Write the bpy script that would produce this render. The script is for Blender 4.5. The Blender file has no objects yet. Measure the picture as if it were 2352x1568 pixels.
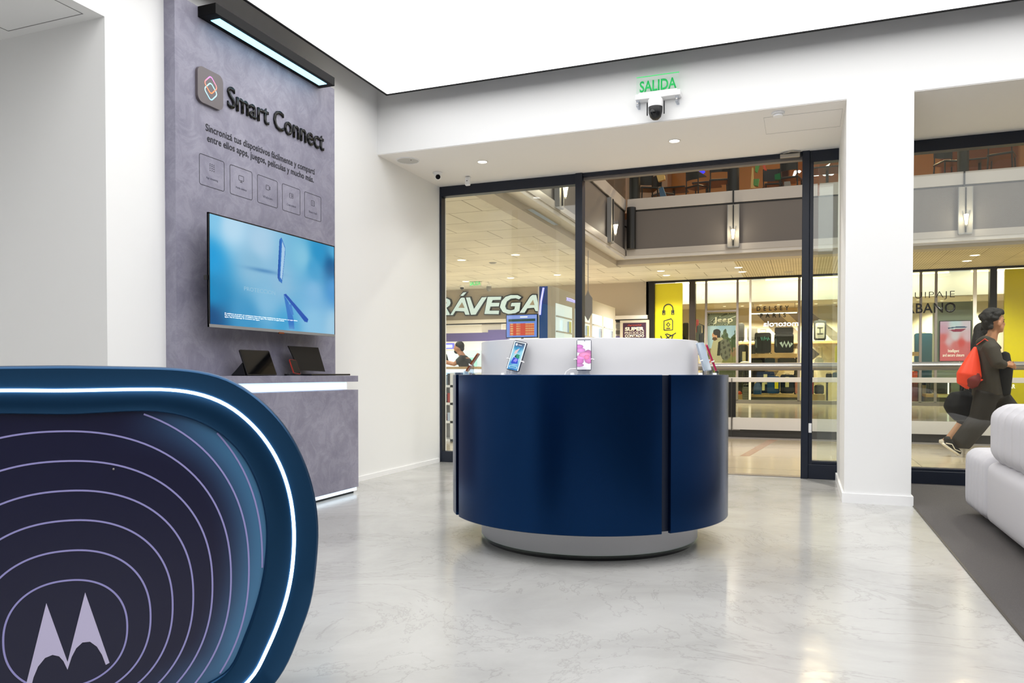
import bpy, bmesh, math, random
import numpy as np
from mathutils import Vector, Matrix
random.seed(7); rng = np.random.default_rng(7)
SC = bpy.context.scene; COL = SC.collection
PI = math.pi
# ---------------- camera, world, exposure ----------------
F = 1745.0; YAW = math.radians(20.98); PIT = math.radians(0.9); CAMH = 1.0; CY = 784 + 101.7
cd = bpy.data.cameras.new('camera'); cam = bpy.data.objects.new('camera', cd); COL.objects.link(cam)
cd.sensor_width = 36; cd.lens = F/2352*36; cd.shift_y = 101.7/2352; cd.clip_start = .02; cd.clip_end = 200
cam.location = (0, 0, CAMH); cam.rotation_euler = (PI/2-PIT, 0, YAW)
SC.camera = cam
w = bpy.data.worlds.new('world'); SC.world = w; w.use_nodes = True
w.node_tree.nodes['Background'].inputs[0].default_value = (1.0, .975, .94, 1)
w.node_tree.nodes['Background'].inputs[1].default_value = 0.95
SC.view_settings.view_transform = 'Standard'; SC.view_settings.look = 'None'
SC.view_settings.gamma = 1; SC.view_settings.use_curve_mapping = False
SC.view_settings.exposure = 0.0
SC.cycles.max_bounces = 7; SC.cycles.diffuse_bounces = 4; SC.cycles.glossy_bounces = 3
SC.cycles.transmission_bounces = 4; SC.cycles.transparent_max_bounces = 24
SC.cycles.use_adaptive_sampling = True; SC.cycles.adaptive_threshold = .02; SC.cycles.sample_clamp_indirect = 4; SC.cycles.use_denoising = True
PANEL_L = 2.12        # light ceiling radiance

# ---------------- camera frame -> place: points on known planes of the place ----------------
_fw = np.array([-math.sin(YAW)*math.cos(PIT), math.cos(YAW)*math.cos(PIT), -math.sin(PIT)])
_rt = np.array([math.cos(YAW), math.sin(YAW), 0]); _up = np.cross(_rt, _fw)
CAMP = np.array([0, 0, CAMH])
def ray(x, y): return _fw+(x-1176)/F*_rt+(CY-y)/F*_up
def onz(x, y, z=0): d = ray(x, y); return CAMP+(z-CAMH)/d[2]*d
def ony(x, y, Y): d = ray(x, y); return CAMP+Y/d[1]*d
def onx(x, y, X): d = ray(x, y); return CAMP+X/d[0]*d

# ---------------- materials ----------------
def lin(c):
    if isinstance(c, str): c = [int(c[i:i+2], 16)/255 for i in (0, 2, 4)]
    return tuple(x/12.92 if x <= .04045 else ((x+.055)/1.055)**2.4 for x in c)
class NT:
    def __init__(s, m): s.t = m.node_tree
    def n(s, typ, **k):
        nd = s.t.nodes.new(typ)
        for a, v in k.items():
            if a.startswith('_'): setattr(nd, a[1:], v)
            else: nd.inputs[a.replace('__', ' ')].default_value = v
        return nd
    def l(s, a, b): s.t.links.new(a, b)
M = {}
def mat(name, c, rough=.5, metal=0, spec=.5, em=None, es=0, bump=0, bscale=60, coat=0, vary=0, vscale=3, alpha=1):
    m = bpy.data.materials.new(name); m.use_nodes = True; b = m.node_tree.nodes['Principled BSDF']
    c = lin(c); b.inputs['Base Color'].default_value = (*c, 1)
    b.inputs['Roughness'].default_value = rough; b.inputs['Metallic'].default_value = metal
    b.inputs['Specular IOR Level'].default_value = spec; b.inputs['Coat Weight'].default_value = coat
    b.inputs['Alpha'].default_value = alpha
    if em is not None:
        b.inputs['Emission Color'].default_value = (*lin(em), 1); b.inputs['Emission Strength'].default_value = es
    k = NT(m)
    if bump or vary:
        tc = k.n('ShaderNodeTexCoord')
    if bump:
        no = k.n('ShaderNodeTexNoise', Scale=bscale, Detail=4.0); k.l(tc.outputs['Object'], no.inputs['Vector'])
        bp = k.n('ShaderNodeBump', Strength=bump, Distance=.01); k.l(no.outputs['Fac'], bp.inputs['Height']); k.l(bp.outputs['Normal'], b.inputs['Normal'])
    if vary:
        no = k.n('ShaderNodeTexNoise', Scale=vscale, Detail=5.0); k.l(tc.outputs['Object'], no.inputs['Vector'])
        mx = k.n('ShaderNodeMix', _data_type='RGBA'); k.l(no.outputs['Fac'], mx.inputs['Factor'])
        mx.inputs['A'].default_value = (*[x*(1-vary) for x in c], 1); mx.inputs['B'].default_value = (*[min(1, x*(1+vary)) for x in c], 1)
        k.l(mx.outputs['Result'], b.inputs['Base Color'])
    M[name] = m; return m
def ramp(k, fac, stops):
    r = k.n('ShaderNodeValToRGB'); e = r.color_ramp.elements
    while len(e) < len(stops): e.new(.5)
    for i, (p, c) in enumerate(stops): e[i].position = p; e[i].color = (*lin(c), 1)
    k.l(fac, r.inputs['Fac']); return r
mat('white_paint', 'f1f1f0', .55, bump=.015, bscale=90)
mat('soffit_paint', 'f4f1ee', .6, bump=.015, bscale=90)
mat('store_grey', '6d6d72', .6); mat('bright_white', 'f6f6f6', .4)
mat('gloss_white', 'd3d3d6', .28)
mat('light_ceiling', 'ffffff', .6, em='ffffff', es=PANEL_L)
mat('black_trim', '050506', .6, spec=.2)
mat('black_plastic', '101013', .3)
mat('black_glass', '050506', .04)
mat('navy_frame', '0a1629', .38)
mat('counter_blue', '0a2f5a', .27, metal=.88)
mat('counter_liner', '03122a', .5)
mat('desk_blue', '1b4468', .32, metal=.75)
mat('desk_panel', '14152f', .27, spec=.5)
mat('ring_line', 'a09cd6', .5); mat('logo_white', 'cfc8e8', .5)
mat('led_blue', 'ffffff', .5, em='d6f0ff', es=4.0)
mat('led_strip', 'ffffff', .5, em='c0e2fb', es=1.05)
mat('led_lamp', 'ffffff', .5, em='8cd4f4', es=1.7)
mat('sofa_fabric', 'cbc9cd', .9, bump=.12, bscale=260)
mat('carpet_base', '6a6664', .95, bump=.9, bscale=330, vary=.35, vscale=240)
mat('steel', 'a8a49f', .32, metal=1); mat('chrome', 'd0d0d2', .12, metal=1); mat('dark_steel', '55524e', .4, metal=.7)
mat('mall_white', 'd9d3cb', .4); mat('mall_grey', '7c7570', .55); mat('mall_taupe', 'c2b7a6', .6); mat('matte_black', '0c0c0e', .55, spec=.25); mat('screen_faint', '000000', .3, em='93bfd8', es=1)
mat('fascia_grey', '8d857c', .6); mat('soffit_trim', 'b5ab9b', .55)
mat('wood', 'c9a877', .5, vary=.2, vscale=6); mat('wood_dark', '8a5328', .5, vary=.3, vscale=4); mat('wood_orange', '9a5a2a', .5, vary=.3, vscale=3)
mat('dark_brown', '2c241d', .35); mat('near_black', '12110f', .4); mat('shop_wall', 'cfc6b2', .8)
mat('yellow_panel', 'e8dc22', .3); mat('yellow_case', 'e6dd1c', .35)
mat('diag_grey', '6b645a', .8); mat('diag_dark', '3a3530', .8); mat('diag_yellow', 'c9a91c', .8)
mat('skin', 'b98363', .6); mat('skin_light', 'cf9f80', .6); mat('hair', '15110f', .7, bump=.8, bscale=60); mat('hoodie', '3a342c', .8, bump=.3, bscale=20)
mat('trousers', '241f1a', .85, bump=.35, bscale=12); mat('black_cloth', '0d0d0f', .85); mat('tshirt', '2a2c2c', .85)
mat('red_bag', 'e8401f', .55, bump=.3, bscale=14); mat('maroon', '6e1d1c', .6); mat('shoe_sole', 'ece3d2', .6); mat('shoe_black', '1c1916', .6)
mat('green_letter', '0aa850', .5, em='10b858', es=.32); mat('mint_letter', '30d878', .5, em='30e070', es=.5)
mat('black_letter', '060607', .22, spec=.35); mat('balcony_white', 'bdb5ac', .4); mat('balcony_grey', '6f6863', .6); mat('sconce_glass', 'b5afa5', .3, alpha=.75); mat('print_dark', '24242c', .7); mat('print_mid', '4a4a5a', .7)
mat('white_letter', 'f4f4f4', .5, em='ffffff', es=.8); mat('fascia_letter', 'd4e8ec', .4, em='d0ecf2', es=.42); mat('letter_side', '30363a', .5)
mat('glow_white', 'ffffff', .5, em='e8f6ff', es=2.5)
mat('down_warm', 'ffffff', .5, em='fff0d0', es=7); mat('down_cool', 'ffffff', .5, em='ffffff', es=8); mat('trim_ring', 'efeae2', .4)
mat('spot_warm', 'ffffff', .5, em='ffe6b0', es=9)
mat('icon_tile', '5f575a', .3); mat('copper', 'a05a38', .3, metal=.6); mat('crimson', 'b0164c', .35); mat('silver_phone', 'b9c4d2', .15, metal=.5)
mat('purple_sign', '5d5488', .5, em='5d5488', es=.25); mat('lilac_sign', '6a6ad8', .5, em='6a6ad8', es=.5); mat('totem_blue', '0d3a86', .3, em='0d3a86', es=.15); mat('totem_glow', 'c8c8ff', .5, em='a8a4ff', es=1.3)
mat('poster_plum', '3d2038', .6); mat('poster_red', 'd2543a', .6); mat('paper', 'f0e6d4', .7); mat('tag_paper', 'efe6b8', .7); mat('tag_yellow', 'f0e428', .6)
mat('smoke_grey', '8b8b8b', .5); mat('case_lines', '77756f', .5); mat('speaker_grey', 'c6c5c2', .7)
CASEC = dict(case_dark='3b3a38', case_grey='5c5a57', case_charcoal='2c2d2f', case_navy='0f2a56', case_blue='1f4f8a', case_teal='1d4a63', case_red='b53328', case_orange='d8552a', case_pink='d8908a', case_white='d9d4c8', case_brown='6a3d2a', case_green='4a4f3a', pack_blue='5b79b8', case_midnight='0c1c38')
for a, c in CASEC.items(): mat(a, c, .4)

def mat_concrete():
    m = mat('plaster_concrete', '8f8d9c', .5); k = NT(m); b = m.node_tree.nodes['Principled BSDF']
    tc = k.n('ShaderNodeTexCoord')
    n1 = k.n('ShaderNodeTexNoise', Scale=1.7, Detail=10.0, Roughness=.66, Distortion=.5); k.l(tc.outputs['Object'], n1.inputs['Vector'])
    n2 = k.n('ShaderNodeTexNoise', Scale=5.5, Detail=12.0, Roughness=.75, Distortion=.9); k.l(tc.outputs['Object'], n2.inputs['Vector'])
    r1 = ramp(k, n1.outputs['Fac'], [(.3, '777588'), (.52, '8c8a9b'), (.72, 'a09eae')])
    r2 = ramp(k, n2.outputs['Fac'], [(.38, '6b697c'), (.5, '8e8c9d'), (.56, 'aaa8b8'), (.66, '8e8c9c')])
    mx = k.n('ShaderNodeMix', _data_type='RGBA'); mx.inputs['Factor'].default_value = .3
    k.l(r1.outputs[0], mx.inputs['A']); k.l(r2.outputs[0], mx.inputs['B']); k.l(mx.outputs['Result'], b.inputs['Base Color'])
    bp = k.n('ShaderNodeBump', Strength=.12, Distance=.01); k.l(n2.outputs['Fac'], bp.inputs['Height']); k.l(bp.outputs['Normal'], b.inputs['Normal'])
mat_concrete()
def mat_floor():
    m = mat('microcement', 'c4c3bf', .18, spec=.55); k = NT(m); b = m.node_tree.nodes['Principled BSDF']
    tc = k.n('ShaderNodeTexCoord')
    n1 = k.n('ShaderNodeTexNoise', Scale=1.3, Detail=8.0, Roughness=.6, Distortion=.8); k.l(tc.outputs['Object'], n1.inputs['Vector'])
    n2 = k.n('ShaderNodeTexNoise', Scale=.9, Detail=6.0, Roughness=.65, Distortion=2.5); k.l(tc.outputs['Object'], n2.inputs['Vector'])
    r1 = ramp(k, n1.outputs['Fac'], [(.3, 'a9a8a5'), (.5, 'b7b6b3'), (.7, 'c1c0bd')])
    vein = ramp(k, n2.outputs['Fac'], [(.485, 'ffffff'), (.5, 'd4d3d1'), (.512, 'ffffff')])
    mx = k.n('ShaderNodeMix', _data_type='RGBA', _blend_type='MULTIPLY'); mx.inputs['Factor'].default_value = .45
    k.l(r1.outputs[0], mx.inputs['A']); k.l(vein.outputs[0], mx.inputs['B']); k.l(mx.outputs['Result'], b.inputs['Base Color'])
    rr = k.n('ShaderNodeMapRange'); rr.inputs['To Min'].default_value = .10; rr.inputs['To Max'].default_value = .24
    k.l(n1.outputs['Fac'], rr.inputs['Value']); k.l(rr.outputs[0], b.inputs['Roughness'])
    n3 = k.n('ShaderNodeTexNoise', Scale=5.0, Detail=3.0, Distortion=.6); k.l(tc.outputs['Object'], n3.inputs['Vector'])
    bp = k.n('ShaderNodeBump', Strength=.10, Distance=.02); k.l(n3.outputs['Fac'], bp.inputs['Height']); k.l(bp.outputs['Normal'], b.inputs['Normal'])
mat_floor()
def mat_tiles(name, c, c2, sx, sy, line, rough, rot=0, off=.5, stripes=0):
    m = mat(name, c, rough); k = NT(m); b = m.node_tree.nodes['Principled BSDF']
    tc = k.n('ShaderNodeTexCoord'); mp = k.n('ShaderNodeMapping'); mp.inputs['Rotation'].default_value = (0, 0, rot)
    k.l(tc.outputs['Object'], mp.inputs['Vector'])
    br = k.n('ShaderNodeTexBrick', _offset=off, _offset_frequency=2)
    br.inputs['Scale'].default_value = 1; br.inputs['Brick Width'].default_value = sx; br.inputs['Row Height'].default_value = sy
    br.inputs['Mortar Size'].default_value = line; br.inputs['Mortar Smooth'].default_value = .2
    br.inputs['Color1'].default_value = (*lin(c), 1); br.inputs['Color2'].default_value = (*[x*.97 for x in lin(c)], 1); br.inputs['Mortar'].default_value = (*lin(c2), 1)
    k.l(mp.outputs[0], br.inputs['Vector'])
    out = br.outputs['Color']
    no = k.n('ShaderNodeTexNoise', Scale=.7, Detail=5.0); k.l(tc.outputs['Object'], no.inputs['Vector'])
    r = ramp(k, no.outputs['Fac'], [(.35, 'ececec'), (.65, 'ffffff')])
    mx = k.n('ShaderNodeMix', _data_type='RGBA', _blend_type='MULTIPLY'); mx.inputs['Factor'].default_value = 1
    k.l(out, mx.inputs['A']); k.l(r.outputs[0], mx.inputs['B']); out = mx.outputs['Result']
    if stripes:
        wv = k.n('ShaderNodeTexWave', Scale=stripes, _bands_direction='X'); k.l(tc.outputs['Object'], wv.inputs['Vector'])
        r = ramp(k, wv.outputs['Fac'], [(.1, 'd2ccbc'), (.3, 'ffffff')])
        mx = k.n('ShaderNodeMix', _data_type='RGBA', _blend_type='MULTIPLY'); mx.inputs['Factor'].default_value = 1
        k.l(out, mx.inputs['A']); k.l(r.outputs[0], mx.inputs['B']); out = mx.outputs['Result']
    k.l(out, b.inputs['Base Color'])
mat_tiles('mall_ceiling_tiles', 'e8e3d6', '9b9484', 1.5, 1.0, .013, .7)
mat_tiles('slatted_ceiling', 'dccfae', 'b0a284', 3.0, .9, .012, .7, rot=PI/2, stripes=4.2)
mat_tiles('mall_floor_tiles', 'cfbfa2', 'a89878', 1.2, 1.2, .006, .13, off=0)
mat_tiles('shop_floor_tiles', 'c8b890', 'a89878', 1.2, 1.2, .006, .15, off=0)
def glass_mat(name, tint='f2faf6', f0=.045, rough=0.0):
    m = bpy.data.materials.new(name); m.use_nodes = True; k = NT(m); m.node_tree.nodes.clear()
    out = k.n('ShaderNodeOutputMaterial'); tr = k.n('ShaderNodeBsdfTransparent'); tr.inputs[0].default_value = (*lin(tint), 1)
    gl = k.n('ShaderNodeBsdfGlossy', Roughness=rough); gl.inputs[0].default_value = (1, 1, 1, 1)
    ge = k.n('ShaderNodeNewGeometry'); dt = k.n('ShaderNodeVectorMath', _operation='DOT_PRODUCT')
    k.l(ge.outputs['Incoming'], dt.inputs[0]); k.l(ge.outputs['Normal'], dt.inputs[1])
    ab = k.n('ShaderNodeMath', _operation='ABSOLUTE'); k.l(dt.outputs['Value'], ab.inputs[0])
    su = k.n('ShaderNodeMath', _operation='SUBTRACT'); su.inputs[0].default_value = 1; k.l(ab.outputs[0], su.inputs[1])
    pw = k.n('ShaderNodeMath', _operation='POWER'); pw.inputs[1].default_value = 5; k.l(su.outputs[0], pw.inputs[0])
    ma = k.n('ShaderNodeMath', _operation='MULTIPLY_ADD'); ma.inputs[1].default_value = 1-f0; ma.inputs[2].default_value = f0; k.l(pw.outputs[0], ma.inputs[0])
    mx = k.n('ShaderNodeMixShader'); k.l(ma.outputs[0], mx.inputs[0]); k.l(tr.outputs[0], mx.inputs[1]); k.l(gl.outputs[0], mx.inputs[2])
    k.l(mx.outputs[0], out.inputs[0]); M[name] = m
glass_mat('glass', 'fafdfb', .038); glass_mat('glass_upper', 'f6f6f2', .006); glass_mat('acrylic', 'f5faf7', .025); glass_mat('clear_plastic', 'e6e9ee', .08, .05); glass_mat('green_glass', 'dcefe2', .05); glass_mat('glass_shop', 'eef0e6', .03)
def vc_mat(name, es=0, rough=.4):
    m = mat(name, '808080', rough); k = NT(m); b = m.node_tree.nodes['Principled BSDF']
    at = k.n('ShaderNodeVertexColor', _layer_name='Col'); 
    if es:
        b.inputs['Base Color'].default_value = (.01, .01, .01, 1); k.l(at.outputs[0], b.inputs['Emission Color']); b.inputs['Emission Strength'].default_value = es
    else: k.l(at.outputs[0], b.inputs['Base Color'])
vc_mat('screen_image', 1.0, .08); vc_mat('printed_image', 0, .35); vc_mat('screen_soft', .8, .08)

# ---------------- mesh helpers ----------------
def link(name, me, m, parent=None):
    o = bpy.data.objects.new(name, me); COL.objects.link(o)
    for x in (m if isinstance(m, (list, tuple)) else [m]): me.materials.append(M[x] if isinstance(x, str) else x)
    if parent is not None: o.parent = parent; o.matrix_parent_inverse = Matrix.Translation(-Vector(parent.location)) if parent.rotation_euler.z == 0 else parent.matrix_basis.inverted()
    return o
def obj(name, bm, m, parent=None, smooth=None):
    bmesh.ops.recalc_face_normals(bm, faces=bm.faces)
    me = bpy.data.meshes.new(name); bm.to_mesh(me); bm.free()
    if smooth:
        me.polygons.foreach_set('use_smooth', [True]*len(me.polygons))
        if smooth < 3: me.set_sharp_from_angle(angle=smooth)
    return link(name, me, m, parent)
def tag(o, label, cat, group=None, kind=None):
    if label: o['label'] = label
    if cat: o['category'] = cat
    if group: o['group'] = group
    if kind: o['kind'] = kind
    return o
def thing(name, label, cat, loc=(0, 0, 0), group=None):
    o = bpy.data.objects.new(name, None); COL.objects.link(o); o.location = loc; o.empty_display_size = .1
    return tag(o, label, cat, group)
def struct(name, bm, m, parent=None, label=None, smooth=None):
    o = obj(name, bm, m, parent, smooth)
    if parent is None: o['kind'] = 'structure'
    if label: o['label'] = label
    return o
def B(): return bmesh.new()
def box(bm, x0, x1, y0, y1, z0, z1, bev=0, seg=2):
    r = bmesh.ops.create_cube(bm, size=1); vs = r['verts']
    for v in vs: v.co = Vector((x0+(v.co.x+.5)*(x1-x0), y0+(v.co.y+.5)*(y1-y0), z0+(v.co.z+.5)*(z1-z0)))
    if bev:
        es = list({e for v in vs for e in v.link_edges})
        bmesh.ops.bevel(bm, geom=es, offset=bev, segments=seg, affect='EDGES', profile=.5)
    return bm
def bx(*a, **k): return box(B(), *a, **k)
def cyl(bm, p0, p1, r0, r1=None, n=24, caps=True):
    p0 = Vector(p0); p1 = Vector(p1); d = p1-p0; r1 = r0 if r1 is None else r1
    q = d.to_track_quat('Z', 'Y').to_matrix().to_4x4(); q.translation = (p0+p1)/2
    bmesh.ops.create_cone(bm, cap_ends=caps, segments=n, radius1=r0, radius2=r1, depth=d.length, matrix=q); return bm
def sph(bm, c, r, n=16, sc=(1, 1, 1)):
    bmesh.ops.create_uvsphere(bm, u_segments=n, v_segments=max(6, n//2+2), radius=r, matrix=Matrix.Translation(Vector(c)) @ Matrix.Diagonal((*sc, 1))); return bm
def tube(bm, pts, r, n=8):
    pts = [Vector(p) for p in pts]; rings = []
    up = Vector((0, 0, 1))
    for i, p in enumerate(pts):
        t = (pts[min(i+1, len(pts)-1)]-pts[max(i-1, 0)]).normalized()
        a = t.cross(up) if abs(t.dot(up)) < .95 else t.cross(Vector((1, 0, 0))); a.normalize(); b = t.cross(a)
        rr = r[i] if isinstance(r, (list, tuple)) else r
        rings.append([bm.verts.new(p+a*rr*math.cos(2*PI*j/n)+b*rr*math.sin(2*PI*j/n)) for j in range(n)])
    for i in range(len(rings)-1):
        for j in range(n): bm.faces.new((rings[i][j], rings[i][(j+1) % n], rings[i+1][(j+1) % n], rings[i+1][j]))
    bm.faces.new(rings[0][::-1]); bm.faces.new(rings[-1]); return bm
def lathe(bm, prof, c, n=48, a0=0, a1=2*PI):
    full = abs(a1-a0-2*PI) < 1e-6; cols = []
    cnt = n if full else n+1
    for i in range(cnt):
        a = a0+(a1-a0)*i/n
        cols.append([bm.verts.new((c[0]+r*math.cos(a), c[1]+r*math.sin(a), c[2]+z)) for r, z in prof])
    for i in range(n):
        A, Bc = cols[i], cols[(i+1) % cnt]
        for j in range(len(prof)-1):
            bm.faces.new((A[j], Bc[j], Bc[j+1], A[j+1]))
    return bm
def prism(bm, poly, o, u, v, n, t):
    """polygon (list of 2D) in plane o,u,v, thickness t along n"""
    o, u, v, n = Vector(o), Vector(u), Vector(v), Vector(n)
    a = [bm.verts.new(o+u*p[0]+v*p[1]) for p in poly]; b = [bm.verts.new(o+u*p[0]+v*p[1]+n*t) for p in poly]
    bm.faces.new(a[::-1]); bm.faces.new(b)
    for i in range(len(poly)): j = (i+1) % len(poly); bm.faces.new((a[i], a[j], b[j], b[i]))
    return bm
def rrect(w, h, r, n=6):
    p = []
    for cx, cy, a0 in ((w/2-r, h/2-r, 0), (-w/2+r, h/2-r, PI/2), (-w/2+r, -h/2+r, PI), (w/2-r, -h/2+r, 1.5*PI)):
        for i in range(n+1): a = a0+PI/2*i/n; p.append((cx+r*math.cos(a), cy+r*math.sin(a)))
    return p
def strip(bm, pts, wd, o, u, v, n, t, closed=False):
    """flat line of width wd along 2D pts"""
    P = [Vector((*p, 0)) for p in pts]; N = len(P); L = []
    for i in range(N):
        a = P[(i-1) % N] if closed or i > 0 else P[i]; b = P[(i+1) % N] if closed or i < N-1 else P[i]
        d = (b-a).normalized(); nn = Vector((-d.y, d.x, 0)); L.append((P[i]+nn*wd/2, P[i]-nn*wd/2))
    o, u, v, n = Vector(o), Vector(u), Vector(v), Vector(n)
    vs = [[bm.verts.new(o+u*q.x+v*q.y+n*tt) for q in pr for tt in (0, t)] for pr in L]
    for i in range(N if closed else N-1):
        A = vs[i]; C = vs[(i+1) % N]
        for a, b in ((0, 1), (1, 3), (3, 2), (2, 0)): bm.faces.new((A[a], A[b], C[b], C[a]))
    return bm
def text(name, s, o, u, v, w, h, m, parent=None, ext=.002, bold=0, spacing=1, align='L', label=None, shear=0):
    """text filling a box w x h at lower left o, along u, up v"""
    cu = bpy.data.curves.new('t', 'FONT'); cu.body = s; cu.size = 1; cu.offset = bold; cu.space_character = spacing; cu.resolution_u = 3; cu.shear = shear
    cu.align_x = {'L': 'LEFT', 'C': 'CENTER'}[align]
    to = bpy.data.objects.new('t', cu); COL.objects.link(to); bpy.context.view_layer.update()
    me = bpy.data.meshes.new_from_object(to.evaluated_get(bpy.context.evaluated_depsgraph_get()))
    bpy.data.objects.remove(to); bpy.data.curves.remove(cu)
    bm = B(); bm.from_mesh(me); bpy.data.meshes.remove(me)
    bmesh.ops.remove_doubles(bm, verts=bm.verts, dist=1e-4)
    xs = [q.co.x for q in bm.verts]; ys = [q.co.y for q in bm.verts]
    x0, x1, y0, y1 = min(xs), max(xs), min(ys), max(ys)
    u = Vector(u).normalized(); v = Vector(v).normalized(); n = u.cross(v); o = Vector(o)
    r = bmesh.ops.extrude_face_region(bm, geom=bm.faces[:])
    ev = set(q for q in r['geom'] if isinstance(q, bmesh.types.BMVert))
    for q in bm.verts:
        a = (q.co.x-x0)/(x1-x0)*w; b = (q.co.y-y0)/(y1-y0)*h
        q.co = o+u*a+v*b+n*(ext if q in ev else 0)
    ob = obj(name, bm, m, parent)
    if label: ob['label'] = label
    return ob
def paint(name, o, u, v, w, h, nx, ny, fn, m, parent=None):
    """coloured picture on a thin sheet; fn(U,V)->(...,3) sRGB, U,V in 0..1 arrays"""
    o, u, v = np.array(o, float), np.array(u, float), np.array(v, float); u /= np.linalg.norm(u); v /= np.linalg.norm(v)
    U, V = np.meshgrid(np.linspace(0, 1, nx+1), np.linspace(0, 1, ny+1))
    P = o+U[..., None]*u*w+V[..., None]*v*h
    c = np.clip(fn(U, V), 0, 1); c = np.where(c <= .04045, c/12.92, ((c+.055)/1.055)**2.4)
    idx = np.arange((nx+1)*(ny+1)).reshape(ny+1, nx+1)
    f = np.stack([idx[:-1, :-1], idx[:-1, 1:], idx[1:, 1:], idx[1:, :-1]], -1).reshape(-1, 4)
    me = bpy.data.meshes.new(name); me.from_pydata(P.reshape(-1, 3).tolist(), [], f.tolist())
    ca = me.color_attributes.new('Col', 'FLOAT_COLOR', 'POINT')
    ca.data.foreach_set('color', np.concatenate([c.reshape(-1, 3), np.ones((c.size//3, 1))], 1).astype(np.float32).ravel())
    return link(name, me, m, parent)
def rgb(s): return np.array([int(s[i:i+2], 16)/255 for i in (0, 2, 4)])
def inpoly(U, V, poly):
    r = np.zeros(U.shape, bool); n = len(poly)
    for i in range(n):
        x0, y0 = poly[i]; x1, y1 = poly[(i+1) % n]
        if y0 == y1: continue
        c = ((y0 > V) != (y1 > V)) & (U < (x1-x0)*(V-y0)/(y1-y0)+x0); r ^= c
    return r
def idw(U, V, pts, asp=1., p=3):
    W = 0; C = 0
    for (x, y, c) in pts:
        w_ = 1/(((U-x)*asp)**2+(V-y)**2+.003)**(p/2); W = W+w_; C = C+w_[..., None]*rgb(c)
    return C/W[..., None]
def remesh(name, bm, m, parent=None, vox=.012, smooth_it=4):
    ob = obj(name, bm, m, parent)
    md = ob.modifiers.new('r', 'REMESH'); md.mode = 'VOXEL'; md.voxel_size = vox; md.use_smooth_shade = True
    sm = ob.modifiers.new('s', 'SMOOTH'); sm.iterations = smooth_it; sm.factor = .5
    bpy.context.view_layer.update()
    me = bpy.data.meshes.new_from_object(ob.evaluated_get(bpy.context.evaluated_depsgraph_get()))
    ob.modifiers.clear(); ob.data = me; return ob
def limb(bm, pts, rad, n=12):
    """closed tapered tube with rounded ends; rad may be (r across view depth, r in plane)"""
    pts = [Vector(p) for p in pts]
    P, R = [pts[0]], [rad[0]]
    for i in range(1, len(pts)):
        for k in range(1, 5):
            t = k/4; P.append(pts[i-1].lerp(pts[i], t))
            a, b = rad[i-1], rad[i]; R.append(tuple(a[j]+(b[j]-a[j])*t for j in (0, 1)) if isinstance(a, tuple) else a+(b-a)*t)
    rings = []
    for i, p in enumerate(P):
        t = (P[min(i+1, len(P)-1)]-P[max(i-1, 0)]).normalized(); dep = Vector((0, 1, 0))
        a = t.cross(dep)
        if a.length < .1: a = t.cross(Vector((1, 0, 0)))
        a.normalize(); b = t.cross(a); r = R[i]; ra, rb = (r[1], r[0]) if isinstance(r, tuple) else (r, r)
        rings.append([bm.verts.new(p+a*ra*math.cos(2*PI*j/n)+b*rb*math.sin(2*PI*j/n)) for j in range(n)])
    for i in range(len(rings)-1):
        for j in range(n): bm.faces.new((rings[i][j], rings[i][(j+1) % n], rings[i+1][(j+1) % n], rings[i+1][j]))
    for rg, rr, p, s in ((rings[0], R[0], P[0], -1), (rings[-1], R[-1], P[-1], 1)):
        q = min(rr) if isinstance(rr, tuple) else rr
        t = ((P[1]-P[0]) if s < 0 else (P[-1]-P[-2])).normalized()
        c = bm.verts.new(p+t*s*q*.7)
        for j in range(n): bm.faces.new((rg[j], rg[(j+1) % n], c))
    return bm

# =====================================================================================
# THE SHOP ROOM
# =====================================================================================
WX = -3.86; FY = 7.82; BY = 6.43; SZ = 3.12; TOPZ = 4.05; RX = 5.4; BKY = -2.2
struct('floor', bx(WX-1.6, .775, BKY-.1, FY+.12, -.1, 0), 'microcement', label='light grey polished microcement floor')
struct('floor', bx(.785, RX, BKY-.1, FY+.12, -.1, .003), 'carpet_base', label='dark grey carpet floor along the right side')
struct('trim_1', bx(.775, .785, BKY-.1, BY, -.1, .006), 'dark_steel')
struct('ceiling', bx(WX-.1, RX, BKY-.1, BY, TOPZ, TOPZ+.1), 'white_paint')
# left wall: pier, alcove, pier
bm = B(); box(bm, WX-.15, WX, 3.355, FY+.12, 0, TOPZ); box(bm, WX-.15, WX, BKY, 3.355, 3.106, TOPZ); box(bm, WX-.15, WX, BKY, .2, 0, 3.106)
struct('wall_left', bm, 'white_paint')
bm = B(); box(bm, WX-1.6, WX-.15, 3.355, 3.5, 0, 3.3); box(bm, WX-1.75, WX-1.6, .05, 3.5, 0, 3.3); box(bm, WX-1.6, WX-.15, .05, .2, 0, 3.3)
struct('wall_alcove', bm, 'white_paint')
struct('ceiling_alcove', bx(WX-1.6, WX-.15, .2, 3.355, 3.106, 3.3), 'white_paint')
# access panel line in alcove ceiling
a = onz(19, 71, 3.106); c = onz(183, 28, 3.106); e = onz(0, 62, 3.106)
hatch = struct('trim_2', strip(B(), [(c[0], a[1]), (a[0], a[1]), (a[0], a[1]-.6), (c[0], a[1]-.6)], .006, (0, 0, 3.104), (1, 0, 0), (0, 1, 0), (0, 0, 1), .002, True), 'smoke_grey')
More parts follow.
